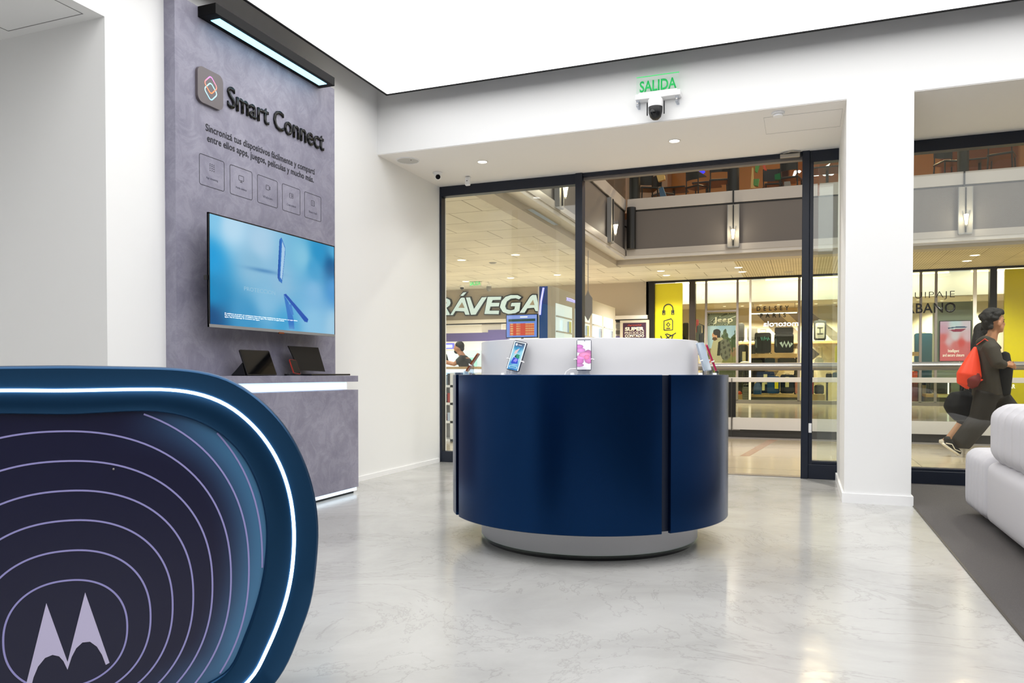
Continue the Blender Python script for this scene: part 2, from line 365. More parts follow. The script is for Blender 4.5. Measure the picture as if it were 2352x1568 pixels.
# bulkhead over the shop front, pillar, far walls
struct('wall_bulkhead', bx(WX, RX, BY, FY+.12, SZ, TOPZ), 'white_paint')
struct('ceiling_soffit', bx(WX, RX, BY+.005, FY+.1, SZ-.006, SZ+.001), 'soffit_paint')
struct('wall_pillar', bx(.30, .765, BY-.001, FY+.05, 0, SZ+.02), 'white_paint')
struct('baseboard_pillar', bx(.285, .78, BY-.016, FY-.1, 0, .075), 'bright_white')
struct('baseboard_left', bx(WX, WX+.014, 5.56, FY-.08, 0, .045), 'bright_white')
struct('wall_right', bx(RX, RX+.1, BKY-.1, FY+.1, 0, TOPZ), 'store_grey')
struct('wall_back', bx(WX-.1, RX, BKY-.1, BKY, 0, TOPZ), 'store_grey')
# ceiling light box
LX0, LY1, LZ = -3.62, 6.2, 3.59
t = thing('ceiling_light_box', 'huge white backlit stretch ceiling panel with thin black edge above the room', 'ceiling light', ((LX0+4.6)/2, 2.2, LZ))
bm = B()
for q in ((LX0-.012, LX0+.006, -1.7, LY1), (4.6-.006, 4.612, -1.7, LY1), (LX0-.012, 4.612, LY1-.006, LY1+.012), (LX0-.012, 4.612, -1.712, -1.694)): box(bm, *q, LZ-.008, LZ+.12)
obj('black_edge_frame', bm, 'black_trim', t)
obj('diffuser', bx(LX0+.006, 4.594, -1.694, LY1-.006, LZ, LZ+.004), 'light_ceiling', t)
obj('housing', bx(LX0, 4.6, -1.7, LY1, LZ+.006, LZ+.1), 'white_paint', t)
for x in (-2.5, 0, 2.5):
    for y in (0, 4.8): obj('suspension_rod', cyl(B(), (x, y, LZ+.1), (x, y, TOPZ), .006, n=8), 'steel', t)

# ---------------- shop front ----------------
fw = .1
def frame_box(x0, x1, z0, z1, y0=FY-.05, y1=FY+.05): return bx(x0, x1, y0, y1, z0, z1, bev=.004)
w1 = struct('window_1', frame_box(-3.86, -3.835, 0, SZ-.006), 'navy_frame')
mx0 = ony(1322, 700, FY-.05)[0]; mx1 = ony(1338, 700, FY-.05)[0]
dx0 = ony(1841, 700, FY-.05)[0]; dx1 = ony(1858, 700, FY-.05)[0]
struct('window_frame', frame_box(-3.836, mx0, SZ-.115, SZ-.006), 'navy_frame', w1)
struct('window_frame', frame_box(-3.836, mx0, 0, .12), 'navy_frame', w1)
struct('window_pane', bx(-3.836, mx0, FY-.006, FY+.006, .11, SZ-.11), 'glass', w1)
struct('trim_3', frame_box(mx0, mx1, 0, SZ-.006, FY-.07), 'navy_frame')
struct('trim_4', frame_box(dx0, dx1, 0, SZ-.006, FY-.07), 'navy_frame')
d1 = struct('door_1', frame_box(mx1, dx0, SZ-.045, SZ-.006), 'navy_frame')
struct('door_track', bx(mx1, dx0, FY-.02, FY+.05, SZ-.075, SZ-.045), 'mall_grey', d1)
struct('door_threshold', bx(mx1, dx0, FY-.02, FY+.1, 0, .006), 'steel', d1)
w2 = struct('window_2', frame_box(dx1, .31, SZ-.115, SZ-.006), 'navy_frame')
struct('window_frame', frame_box(dx1, dx1+.035, .1, SZ-.1), 'navy_frame', w2)
struct('window_frame', frame_box(dx1, .31, 0, .14, FY-.06), 'navy_frame', w2)
struct('window_frame', frame_box(dx1+.03, .31, .14, .17, FY-.04), 'navy_frame', w2)
struct('window_pane', bx(dx1+.03, .31, FY-.006, FY+.006, .15, SZ-.11), 'glass', w2)
struct('window_pane', bx(dx1+.08, .31, FY+.055, FY+.067, .15, SZ-.11), 'glass', w2, label='second sliding glass leaf behind the fixed pane')
struct('window_lock', bx(dx1+.002, dx1+.03, FY-.062, FY-.05, .44, .53, bev=.003), 'bright_white', w2, label='small white lock plate')
w3 = struct('window_3', frame_box(.76, RX, SZ-.115, SZ-.006), 'navy_frame')
struct('window_frame', frame_box(.76, RX, 0, .12, FY-.06), 'navy_frame', w3)
struct('window_frame', frame_box(.76, RX, .12, .145, FY-.04), 'navy_frame', w3)
struct('window_pane', bx(.76, RX, FY-.006, FY+.006, .13, SZ-.11), 'glass', w3)
t = thing('door_closer', 'small silver door closer at the top right corner of the shop entrance', 'door closer', (dx0-.12, FY-.07, SZ-.05))
obj('closer_body', bx(dx0-.2, dx0-.02, FY-.1, FY-.05, SZ-.06, SZ-.025, bev=.005), 'steel', t)
obj('closer_arm', tube(B(), [(dx0-.17, FY-.1, SZ-.02), (dx0-.1, FY-.14, SZ-.018), (dx0-.02, FY-.1, SZ-.02)], .006), 'steel', t)

# soffit fittings
def downlight(x, y, z, r, m, label, group=None, warm=None, light=0, cat='downlight', size=2.2, name='recessed_downlight'):
    t = thing(name, label, cat, (x, y, z), group)
    obj('trim_ring', lathe(B(), [(r*.8, -.001), (r*.84, -.006), (r, -.006), (r*1.03, 0)], (x, y, z), 32), 'trim_ring', t, 1)
    obj('lens', lathe(B(), [(0, -.002), (r*.84, -.002)], (x, y, z), 32), m, t)
    if light:
        l = bpy.data.lights.new('lamp', 'SPOT'); l.energy = light; l.spot_size = size; l.spot_blend = .6; l.shadow_soft_size = r*.7
        l.color = warm or (1, .93, .8)
        lo = bpy.data.objects.new('lamp', l); COL.objects.link(lo); lo.parent = t; lo.location = (0, 0, -.03)
    return t
p = onz(1108, 371, SZ-.006); downlight(p[0], p[1], SZ-.006, .055, 'down_cool', 'round white downlight in the soffit above the left window pane', light=14, warm=(1, 1, 1))
p = onz(1549, 323, SZ-.006); downlight(p[0], p[1], SZ-.006, .055, 'down_cool', 'round white downlight in the soffit above the shop doorway', light=14, warm=(1, 1, 1))
p = onz(937, 368, SZ-.006)
t = thing('ceiling_speaker', 'flat round off-white speaker grille set in the soffit near the left wall', 'speaker', p)
obj('grille', lathe(B(), [(0, -.007), (.098, -.007), (.105, -.003)], (p[0], p[1], SZ-.006), 40), 'speaker_grey', t)
obj('rim', lathe(B(), [(.104, -.001), (.106, -.009), (.112, -.009), (.116, 0)], (p[0], p[1], SZ-.006), 40), 'bright_white', t, 1)
obj('screw', cyl(B(), (p[0]+.045, p[1]-.02, SZ-.016), (p[0]+.045, p[1]-.02, SZ-.012), .006, n=10), 'dark_steel', t)
p = onz(1006, 396, SZ-.006)
t = thing('dome_camera', 'small white turret camera with black lens on the soffit in the left corner', 'security camera', (p[0], p[1], SZ-.006))
obj('mount', lathe(B(), [(0, -.001), (.05, -.001), (.052, -.012), (.038, -.03), (0, -.035)][::-1], (p[0], p[1], SZ-.006), 32), 'bright_white', t, 1)
c = Vector((p[0], p[1], SZ-.052)); fd = (Vector((0, 0, 1))-c).normalized()
obj('ball', sph(B(), c, .036, 24), 'bright_white', t, 3.1)
obj('lens', cyl(B(), c+fd*.026, c+fd*.037, .026, .024, 24), 'black_glass', t)
p = onz(1076, 406, SZ-.006)
t = thing('motion_sensor', 'little white box sensor hanging from the soffit beside the turret camera', 'sensor', (p[0], p[1], SZ-.006))
obj('bracket', bx(p[0]-.025, p[0]+.025, p[1]-.015, p[1]+.02, SZ-.012, SZ-.006), 'bright_white', t)
obj('housing', box(B(), p[0]-.028, p[0]+.028, p[1]-.04, p[1]+.0, SZ-.105, SZ-.012, bev=.012, seg=3), 'bright_white', t, 1)
obj('sensor_eye', bx(p[0]-.007, p[0]+.007, p[1]-.042, p[1]-.039, SZ-.06, SZ-.054), 'black_plastic', t)
p = onz(1787, 258, SZ-.006)
t = thing('smoke_detector', 'round white smoke detector on the soffit near the white pillar', 'smoke detector', (p[0], p[1], SZ-.006))
obj('base', lathe(B(), [(0, 0), (.052, 0), (.05, -.018), (.03, -.018)], (p[0], p[1], SZ-.006), 32), 'bright_white', t, 1)
obj('sensing_chamber', lathe(B(), [(.038, -.02), (.036, -.034), (0, -.036)], (p[0], p[1], SZ-.006), 32), 'bright_white', t, 1)
obj('gap_ring', lathe(B(), [(.034, -.018), (.034, -.022)], (p[0], p[1], SZ-.006), 32), 'smoke_grey', t)
a = onz(1760, 308, SZ-.006); c = onz(1935, 291, SZ-.006)
struct('trim_5', strip(B(), [(a[0], a[1]), (c[0]-.02, a[1]), (c[0]-.02, a[1]-.46), (a[0], a[1]-.46)], .0035, (0, 0, SZ-.008), (1, 0, 0), (0, 1, 0), (0, 0, 1), .002, True), 'speaker_grey')

# exit sign + dome camera on the bulkhead
t = thing('exit_sign', 'green SALIDA exit sign on clear acrylic with a white base on the bulkhead', 'exit sign', (-1.138, BY-.06, 3.3))
ya = BY-.06
obj('acrylic_panel', bx(-1.322, -.968, ya-.003, ya+.003, 3.335, 3.482), 'acrylic', t)
text('lettering', 'SALIDA', (-1.295, ya-.004, 3.355), (1, 0, 0), (0, 0, 1), .305, .092, 'green_letter', t, .001, .02)
obj('edge_light', bx(-1.322, -.968, ya-.004, ya+.004, 3.482, 3.486), 'mint_letter', t)
obj('base', bx(-1.33, -.955, ya-.03, BY, 3.29, 3.335, bev=.006), 'bright_white', t)
obj('holder_bar', bx(-1.30, -.985, ya-.012, ya+.012, 3.335, 3.35), 'bright_white', t)
for x in (-1.31, -.985): obj('bracket', bx(x-.012, x+.012, ya-.02, BY, 3.235, 3.29, bev=.004), 'clear_plastic', t); obj('bracket_screw', cyl(B(), (x, ya-.024, 3.262), (x, ya-.018, 3.262), .006, n=10), 'steel', t)
t = thing('dome_camera', 'black and white pan-tilt camera with two antennas below the SALIDA sign', 'security camera', (-1.15, BY-.1, 3.25))
cc = (-1.155, BY-.10, 0)
obj('housing', lathe(B(), [(0, 3.285), (.045, 3.283), (.06, 3.265), (.062, 3.22), (.058, 3.205)], cc, 36), 'bright_white', t, 1)
obj('dome', lathe(B(), [(.058, 3.208), (.056, 3.16), (.045, 3.125), (.025, 3.105), (0, 3.10)], cc, 36), 'black_plastic', t, 1)
obj('lens_window', sph(B(), (-1.165, BY-.135, 3.16), .032, 20, (1, .7, 1.1)), 'black_glass', t, 3.1)
obj('wall_arm', bx(-1.18, -1.13, BY-.08, BY, 3.235, 3.275, bev=.005), 'bright_white', t)
for x in (-1.224, -1.084): obj('antenna', cyl(B(), (x, BY-.1, 3.145), (x, BY-.1, 3.25), .0055, n=12), 'black_plastic', t)

# ---------------- feature panel on the left wall ----------------
PX = -3.77; PY0, PY1 = 3.80, 5.575; PTOP = 3.44
fp = thing('feature_wall_panel', 'tall grey-violet plaster wall panel reading Smart Connect beside the left alcove', 'wall panel', (PX, (PY0+PY1)/2, 0))
obj('panel', bx(WX, PX, PY0, PY1, 0, PTOP), 'plaster_concrete', fp)
Uw, Vw, Nw = (0, 1, 0), (0, 0, 1), (1, 0, 0)
def wp(x, y, d=0): return onx(x, y, PX+d)
a = wp(521, 246); b = wp(742, 341); tt = wp(742, 300)
text('heading', 'Smart Connect', (PX+.001, a[1], 2.862), Uw, Vw, b[1]-a[1], .152, 'black_letter', fp, .012, .008)
a = wp(448, 160); b = wp(507, 248)
cyy, czz = (a[1]+b[1])/2, (a[2]+b[2])/2+.003
ic = obj('app_icon', prism(B(), rrect(b[1]-a[1], .238, .045), (PX, cyy, czz), Uw, Vw, Nw, .022), 'icon_tile', fp)
def link_mark(off, rot, cols, nm):
    o = paint_ring = None
    pts = []
    for q in rrect(.088, .088, .02, 4):
        x, y = q; pts.append((x*math.cos(rot)-y*math.sin(rot)+off[0], x*math.sin(rot)+y*math.cos(rot)+off[1]))
    bm = strip(B(), pts, .0085, (PX+.0221, cyy, czz), Uw, Vw, Nw, .001, True)
    me_ = obj(nm, bm, cols, ic); return me_
def grad_mat(name, stops):
    m = mat(name, 'ffffff', .5); k = NT(m); b_ = m.node_tree.nodes['Principled BSDF']
    tc = k.n('ShaderNodeTexCoord'); sp = k.n('ShaderNodeSeparateXYZ'); k.l(tc.outputs['Generated'], sp.inputs[0])
    r = ramp(k, sp.outputs['Z'], stops); k.l(r.outputs[0], b_.inputs['Base Color']); k.l(r.outputs[0], b_.inputs['Emission Color']); b_.inputs['Emission Strength'].default_value = .35
grad_mat('icon_warm', [(0, 'f08a4a'), (.5, 'f0907a'), (1, 'd88ae0')]); grad_mat('icon_cool', [(0, '9ad0f0'), (.5, 'b8e0e8'), (1, 'a0e0e0')])
link_mark((0, .022), PI/4, 'icon_warm', 'upper_link'); link_mark((0, -.022), PI/4, 'icon_cool', 'lower_link')
a = wp(472, 297); b = wp(723, 400)
text('caption', 'Sincronizá tus dispositivos fácilmente y compartí\nentre ellos apps, juegos, películas y mucho más.', (PX+.001, a[1], 2.555), Uw, Vw, b[1]-a[1], .133, 'print_dark', fp, .0008, .012, 1.02, 'C')
names = ['App streaming', 'Mobile desktop', 'Webcam', 'Cross control', 'Share hub']
for i, (xa, xb) in enumerate(((458, 515), (528, 579), (591, 637), (648, 689), (699, 737))):
    y0 = onx(xa, 400, PX)[1]; y1 = onx(xb, 400, PX)[1]; cy = (y0+y1)/2; z0, z1 = 2.268, 2.472; cz = (z0+z1)/2
    bm = strip(B(), rrect(y1-y0, z1-z0, .015, 4), .0035, (PX, cy, cz), Uw, Vw, Nw, .001, True)
    O = (PX, cy, cz+.03)
    def ln(pts, cl=False, wd=.003): strip(bm, pts, wd, O, Uw, Vw, Nw, .001, cl)
    if i == 0:
        for yy in (-.018, 0, .018):
            for zz in (-.018, -.003, .012, .024): box(bm, PX, PX+.001, cy+yy-.003, cy+yy+.003, cz+.03+zz-.003, cz+.03+zz+.003)
    elif i == 1: ln(rrect(.05, .034, .004, 2), True); ln([(0, -.017), (0, -.027)]); ln([(-.013, -.028), (.013, -.028)])
    elif i == 2: ln(rrect(.036, .034, .005, 2), True); ln([(.02, .003), (.03, .012), (.03, -.012), (.02, -.003)]); ln([(-.01, .008), (-.004, .008)])
    elif i == 3: ln([(-.004, .018), (-.02, .018), (-.02, -.018), (-.004, -.018)]); ln([(.004, .018), (.02, .018), (.02, -.018), (.004, -.018)], True); ln([(.008, 0), (.016, 0)])
    else: ln(rrect(.044, .04, .004, 2), True); ln([(-.01, .006), (.01, .006)]); ln([(.01, -.006), (-.01, -.006)])
    f_ = obj('feature_tile', bm, 'print_dark', fp)
    text('tile_caption', names[i], (PX, cy-.055, cz-.055), Uw, Vw, .11, .018, 'print_mid', f_, .0008)
# lamp on the panel
LF = PX+.15
lt = thing('wall_wash_lamp', 'long black linear lamp with a blue-white light strip above Smart Connect lettering', 'lamp', (PX+.07, 4.67, 3.4))
obj('housing', bx(PX, LF, 4.00, 5.36, 3.37, 3.44, bev=.003), 'black_trim', lt)
obj('light_strip', bx(PX+.045, LF-.03, 4.07, 5.29, 3.366, 3.372), 'led_lamp', lt)
# TV
TX = -3.60
a = onx(478.3, 488.5, TX); b = onx(768.8, 772, TX)
ty0, ty1, tz0, tz1 = a[1], b[1], 1.304, 2.047
tv = thing('television', 'large wall-mounted television showing a blue underwater phone advert', 'television', (TX, (ty0+ty1)/2, tz0))
obj('back_housing', bx(TX-.05, TX-.012, ty0+.07, ty1-.07, tz0+.05, tz1-.05, bev=.004), 'black_plastic', tv)
obj('wall_mount', bx(PX, TX-.06, 4.4, 4.85, 1.5, 1.85), 'black_plastic', tv)
bm = B(); box(bm, TX-.012, TX+.002, ty0, ty0+.009, tz0, tz1); box(bm, TX-.012, TX+.002, ty1-.009, ty1, tz0, tz1); box(bm, TX-.012, TX+.002, ty0, ty1, tz1-.009, tz1); box(bm, TX-.012, TX-.003, ty0, ty1, tz0, tz1)
obj('bezel', bm, 'black_plastic', tv)
obj('lower_bezel', bx(TX-.012, TX+.004, ty0, ty1, tz0, tz0+.02), 'smoke_grey', tv)
obj('logo_notch', bx(TX-.004, TX+.006, 4.6, 4.66, tz0-.008, tz0+.003), 'copper', tv)
obj('side_bracket', bx(TX-.03, TX-.005, ty0-.012, ty0, 1.61, 1.64), 'black_plastic', tv)
def poly(pts):  # zoomed picture coords (fraction of the screen width/height)
    return pts
def tv_fn(U, V):
    c = idw(U, V, [(0, 1, '7fc3e6'), (.15, .93, 'b4d8ee'), (.35, .85, 'a6cbe4'), (0, .6, '1f9ad6'), (.02, .3, '0f86bd'), (0, .05, '0c4c80'), (.25, .1, '3a93c4'), (.3, .6, '84b8d6'), (.5, .5, '86b8d8'), (.4, .3, '7db8da'), (.7, .8, '7fc0dc'), (.85, .9, '1d8fc4'), (1, .95, '4aa3d0'), (.97, .78, '07598f'), (.8, .7, '3f9ccc'), (.8, .45, '78b4dc'), (1, .5, '4593cf'), (1, .1, '9cc8e2'), (.8, .1, '86bfe0'), (.55, .05, '3f9fd0')], 1.9, 3.2)
    def soft(cx, cy, rx, ry, col, s):
        nonlocal c
        g = np.exp(-(((U-cx)/rx)**2+((V-cy)/ry)**2))*s; c = c*(1-g[..., None])+rgb(col)*g[..., None]
    soft(.38, .575, .12, .02, '2a6aa8', .55)
    for pl, col in (([(.487, .53), (.505, .93), (.52, .955), (.55, .86), (.548, .78), (.522, .48), (.497, .5)], '2b6fbf'),
                    ([(.508, .54), (.525, .92), (.547, .85), (.543, .76), (.522, .52)], 'a5c9e6'),
                    ([(.485, .53), (.503, .93), (.51, .93), (.5, .5)], '1553a8'),
                    ([(.535, .37), (.555, .38), (.75, .14), (.74, .105), (.715, .11)], '174fae'),
                    ([(.535, .37), (.56, .2), (.58, .02), (.625, .02), (.62, .12), (.575, .3)], '2f74c2'),
                    ([(.57, .27), (.6, .17), (.62, .17), (.6, .28)], '3c7cc8')):
        k = inpoly(U, V, pl); c[k] = rgb(col)
    soft(.6, .0, .04, .05, '7fb4dc', .6)
    return c
paint('screen', (TX+.0025, ty0+.009, tz0+.02), Uw, Vw, ty1-ty0-.018, tz1-tz0-.029, 460, 244, tv_fn, 'screen_image', tv)
text('screen_caption', 'El teléfono se probó en ambientes húmedos y bajo condiciones de laboratorio con agua dulce.\nNo se recomienda usar el teléfono bajo el agua. No exponer al agua salada.\nagua. No lo exponga al contacto con agua.', (TX+.0035, ty0+.14, tz0+.07), Uw, Vw, .78, .034, 'white_letter', tv, .0003)
text('screen_word', 'PROTECCIÓN', (TX+.0035, ty0+.33, tz0+.27), Uw, Vw, .33, .035, 'screen_faint', tv, .0003)
# display cabinet under the TV
CX1 = -3.5; CY1 = 5.51; CY0 = 3.80
ct = thing('display_cabinet', 'grey-violet plaster cabinet with glowing shelf gap under the television', 'cabinet', (CX1-.14, 4.65, 0))
obj('top_shelf', bx(PX+.001, CX1, CY0, CY1, .935, .985, bev=.002), 'plaster_concrete', ct)
obj('body', bx(PX+.001, CX1, CY0, CY1, .05, .868, bev=.002), 'plaster_concrete', ct)
obj('shelf_light', bx(PX+.03, CX1-.02, CY0+.05, 5.37, .872, .932, bev=.004), 'led_strip', ct)
obj('plinth', bx(PX+.03, CX1-.03, CY0+.02, CY1-.03, 0, .02), 'black_plastic', ct)
obj('floor_light', bx(PX+.02, CX1-.006, CY0+.01, CY1-.02, .022, .05), 'led_strip', ct)
# tablet
tb = thing('tablet', 'black tablet propped on a folding stand cover at the left of the cabinet shelf', 'tablet', (-3.6, 4.33, .985))
def slab(bm, c, u, v, w, h, t, r=.01): u = Vector(u).normalized(); v = Vector(v).normalized(); n = u.cross(v); prism(bm, rrect(w, h, r, 4), Vector(c)-n*t, u, v, n, t); return bm
tv_ = Vector((-.35, -.06, 1)).normalized(); tu = Vector((.05, 1, 0)).normalized()
o_ = Vector((-3.56, 4.375, .99))+tv_*.095
obj('tablet_body', slab(B(), o_, tu, tv_, .295, .187, .009), 'black_plastic', tb)
n_ = tu.cross(tv_)
if n_.x < 0: n_ = -n_
obj('screen', slab(B(), o_+n_*.0012, tu, tv_, .283, .174, .001, .006), 'black_glass', tb)
kb = B(); s0 = o_-tv_*.02-n_*.01
prism(kb, [(0, 0), (.27, 0), (.27, .006), (0, .006)], s0-tu*.135, tu, (tv_*-.09+Vector((-.09, -.02, -.06))).normalized(), n_, .004)
box(kb, -3.70, -3.60, 4.225, 4.48, .987, .992); prism(kb, [(-3.70, .99), (-3.58, .99), (-3.605, 1.07)], (0, 4.215, 0), (1, 0, 0), (0, 0, 1), (0, 1, 0), .006)
prism(kb, [(-3.70, .99), (-3.692, .99), (-3.60, 1.075), (-3.607, 1.078)], (0, 4.22, 0), (1, 0, 0), (0, 0, 1), (0, 1, 0), .25)
obj('stand_cover', kb, 'black_plastic', tb)
t = thing('charging_plug', 'small white cable plug behind the tablet on the cabinet shelf', 'plug', (-3.68, 4.60, .985))
obj('plug_body', bx(-3.70, -3.67, 4.57, 4.63, 1.03, 1.065, bev=.006), 'bright_white', t); obj('cable', tube(B(), [(-3.685, 4.6, 1.032), (-3.69, 4.6, 1.0), (-3.7, 4.57, .989), (-3.74, 4.5, .989)], .003), 'bright_white', t)
# laptop
lp = thing('laptop', 'open black laptop angled on the right of the cabinet shelf', 'laptop', (-3.58, 5.1, .985))
obj('keyboard_base', bx(-3.76, -3.505, 4.87, 5.40, .987, 1.0, bev=.003), 'black_plastic', lp)
lv = Vector((-.02, -.32, 1)).normalized()
pA = onx(690, 852, -3.56); 
prl = B(); P4 = [onx(688, 850, -3.60), onx(747, 853, -3.60), onx(731, 798, -3.66), onx(662, 794, -3.66)]
vs = [prl.verts.new(Vector(q)) for q in P4]; vs2 = [prl.verts.new(Vector(q)+Vector((-.008, 0, 0))) for q in P4]
for v_ in (vs, vs2): 
    v_[0].co.z = max(v_[0].co.z, .999); v_[1].co.z = max(v_[1].co.z, .999)
prl.faces.new(vs); prl.faces.new(vs2[::-1])
for i in range(4): j = (i+1) % 4; prl.faces.new((vs[i], vs[j], vs2[j], vs2[i]))
obj('display_lid', prl, 'matte_black', lp)
t = thing('phone', 'red-edged phone leaning on a clear stand beside the laptop', 'phone', (-3.57, 4.76, .985), 'phones on show stands')
u_ = Vector((.1, .9, -.1)).normalized(); v_ = Vector((-.5, -.35, .9)).normalized(); v_ = (v_-u_*v_.dot(u_)).normalized()
obj('phone_body', slab(B(), (-3.575, 4.76, 1.055), u_, v_, .072, .12, .009), 'case_red', t); n2 = u_.cross(v_)
obj('screen', slab(B(), Vector((-3.575, 4.76, 1.055))+n2*.0012, u_, v_, .068, .115, .001, .008), 'black_glass', t)
obj('clear_stand', bx(-3.62, -3.55, 4.72, 4.80, .986, 1.012, bev=.004), 'clear_plastic', t)

# =====================================================================================
# ROUND COUNTER
# =====================================================================================
CC = (-1.2375, 4.540, 0); RO = .832; RI = .658
dc = thing('round_display_counter', 'round navy blue phone display counter with white core in the middle of the floor', 'display counter', CC)
def arc_panel(a0, a1, name, lab=None):
    a0, a1 = math.radians(a0), math.radians(a1); n = max(8, int((a1-a0)*24))
    bm = B(); pr = [(RO-.022, .172), (RO-.003, .172), (RO, .175), (RO, .992), (RO-.003, .995), (RO-.022, .995), (RO-.022, .172)]
    lathe(bm, pr, CC, n, a0, a1)
    bmesh.ops.remove_doubles(bm, verts=bm.verts, dist=1e-5)
    bmesh.ops.holes_fill(bm, edges=[e for e in bm.edges if e.is_boundary], sides=0)
    return obj(name, bm, 'counter_blue', dc, .6)
arc_panel(-138.3, -47.7, 'curved_panel'); arc_panel(-43.9, 40, 'curved_panel'); arc_panel(44, 128, 'curved_panel'); arc_panel(132, 217.2, 'curved_panel')
obj('inner_liner', lathe(B(), [(RO-.032, .18), (RO-.026, .18), (RO-.026, .993), (RO-.032, .993)], CC, 96), 'counter_liner', dc, 1)
obj('underside', lathe(B(), [(RI, .20), (RO-.03, .20)], CC, 96), 'counter_liner', dc, 1)
obj('counter_top', lathe(B(), [(RI, .983), (RO-.033, .983), (RO-.033, .99), (RI, .99)], CC, 96), 'gloss_white', dc, 1)
obj('upper_drum', lathe(B(), [(RI, .988), (RI, 1.188), (RI-.004, 1.192), (0, 1.192)], CC, 96), 'gloss_white', dc, 1)
obj('base_drum', lathe(B(), [(RI, .20), (RI, .035), (RI-.004, .03)], CC, 96), 'gloss_white', dc, 1)
obj('glass_foot_ring', lathe(B(), [(RI+.003, .02), (RI+.003, .032), (RI-.02, .032)], CC, 96), 'green_glass', dc, 1)
obj('plinth', lathe(B(), [(RI-.02, 0), (RI-.02, .03)], CC, 96), 'black_plastic', dc, 1)

def display_phone(x, y, z, yaw, lean, roll, bodym, painter, label, screenm='screen_image', h=.167, w_=.078, back=False, cable=False, clear=True):
    """a phone standing on a clear security stand; yaw = direction the screen faces"""
    t = thing('phone', label, 'phone', (x, y, z), 'phones on show stands')
    f = Vector((math.cos(yaw), math.sin(yaw), 0)); s = Vector((-math.sin(yaw), math.cos(yaw), 0))   # s: to the viewer's right when facing the screen
    v = (Vector((0, 0, 1))*math.cos(lean)-f*math.sin(lean)); u = s.copy()
    u, v = u*math.cos(roll)-v*math.sin(roll), u*math.sin(roll)+v*math.cos(roll)
    n = u.cross(v)
    c = Vector((x, y, z+.028))+v*(h/2)
    obj('phone_body', slab(B(), c, u, v, w_, h, .009, .009), bodym, t)
    if painter is not None:
        paint('screen', c-u*(w_/2-.003)-v*(h/2-.004)+n*.0008, u, v, w_-.006, h-.008, 40, 84, painter, screenm, t)
    else: obj('screen', slab(B(), c+n*.001, u, v, w_-.005, h-.006, .0008, .008), 'black_glass', t)
    st = B(); base = Vector((x, y, z))
    q = Matrix((s.to_4d(), f.to_4d(), Vector((0, 0, 1, 0)), Vector((0, 0, 0, 1)))).transposed(); q.translation = base
    k = B(); box(k, -.034, .034, -.05, .012, 0, .01, bev=.002); box(k, -.03, -.012, -.012, .012, .01, .03, bev=.002); box(k, .012, .03, -.012, .012, .01, .03, bev=.002); box(k, -.012, .012, -.045, -.02, .01, .05)
    bmesh.ops.transform(k, matrix=q, verts=k.verts)
    obj('clear_stand', k, 'clear_plastic', t)
    for sg in (-1, 1):
        g = B(); m_ = c-v*h*.14+u*sg*(w_/2+.004)
        tube(g, [m_-u*sg*.006+n*.004, m_+u*sg*.003, m_-n*.012, m_-n*.014-u*sg*.02], .0032, 8)
        cyl(g, m_-u*sg*.002-n*.004, m_+u*sg*.010-n*.004-v*.002, .004, n=10)
        obj('grip_arm', g, 'bright_white', t, 1)
    obj('alarm_puck', cyl(B(), base+Vector((0, 0, .004))-f*.015-s*.06, base+Vector((0, 0, .016))-f*.015-s*.06, .013, .011, 20), 'bright_white', t, 1)
    if cable:
        g = [base+Vector((0, 0, .002))-s*.10-f*.0, base+Vector((0, 0, .022))-s*.092, base+Vector((0, 0, .036))-s*.07, base+Vector((0, 0, .037))-s*.045, base+Vector((0, 0, .034))-s*.02-f*.02]
        obj('cable', tube(B(), g, .0022, 8), 'bright_white', t, 1)
    return t
def art_blue(U, V):
    c = idw(U, V, [(.5, 1, '08131f'), (.5, .86, '0e3f78'), (.5, .78, '2aa6d8'), (.1, .6, '9bd8ee'), (.9, .6, '9bd8ee'), (.5, .45, 'd0edf6'), (.5, .2, '8ccbea'), (.5, .06, '2a7fc4'), (.1, .1, '3f97d4')], .5, 4)
    for pl, col in (([(.25, .56), (.3, .68), (.6, .78), (.45, .58)], 'e9c9cc'), ([(.4, .5), (.5, .57), (.75, .55), (.8, .42), (.5, .4)], '2f9a7c'), ([(.2, .24), (.3, .44), (.72, .42), (.78, .24), (.3, .2)], '3454d0'), ([(.35, .3), (.5, .42), (.7, .38), (.6, .28)], '9a90f0'), ([(.35, .44), (.45, .54), (.52, .46)], '14283c')):
        c[inpoly(U, V, pl)] = rgb(col)
    b_ = (abs(U-.5) < .33) & (abs(V-.1) < .035); c[b_] = rgb('d8f2fb')
    b_ = (abs(U-.5) < .29) & (abs(V-.1) < .022); c[b_] = rgb('3f9fd0')
    k = ((U-.25)/.9)**2*4+((V-.89)*4)**2 < .03; c[k] = 1
    k = (abs(U-.55) < .15) & (abs(V-.89) < .014); c[k] = rgb('c8dce8')
    e_ = (U < .09) | (U > .91) | (V > .97); c[e_] = rgb('eef8fc')
    return c
def art_pink(U, V):
    c = np.ones(U.shape+(3,))*rgb('f2f1fb')
    c = c-.10*np.clip(np.sin(V*14+U*3), 0, 1)[..., None]*(V < .35)[..., None]
    for (cx, cy, rx, ry, col) in ((.1, .78, .35, .07, 'd070c8'), (.25, .65, .35, .09, 'd884d0'), (.8, .52, .3, .15, 'c060a8'), (.15, .3, .35, .13, 'cc68bc'), (.85, .34, .33, .14, 'cf6cb8'), (.1, .15, .4, .06, 'c070b8'), (.3, .42, .35, .08, 'e888d8'), (.55, .5, .45, .09, 'f089c4'), (.7, .42, .2, .08, 'f27ab0')):
        d = ((U-cx)/rx)**2+((V-cy)/ry)**2; k = d < 1
        sh = (1.12-.25*d)[..., None]; c = np.where(k[..., None], rgb(col)*sh, c)
    k = (U-.53)**2+((V-.975)*2)**2 < .0012; c[k] = rgb('404050')
    return c
zt = .99
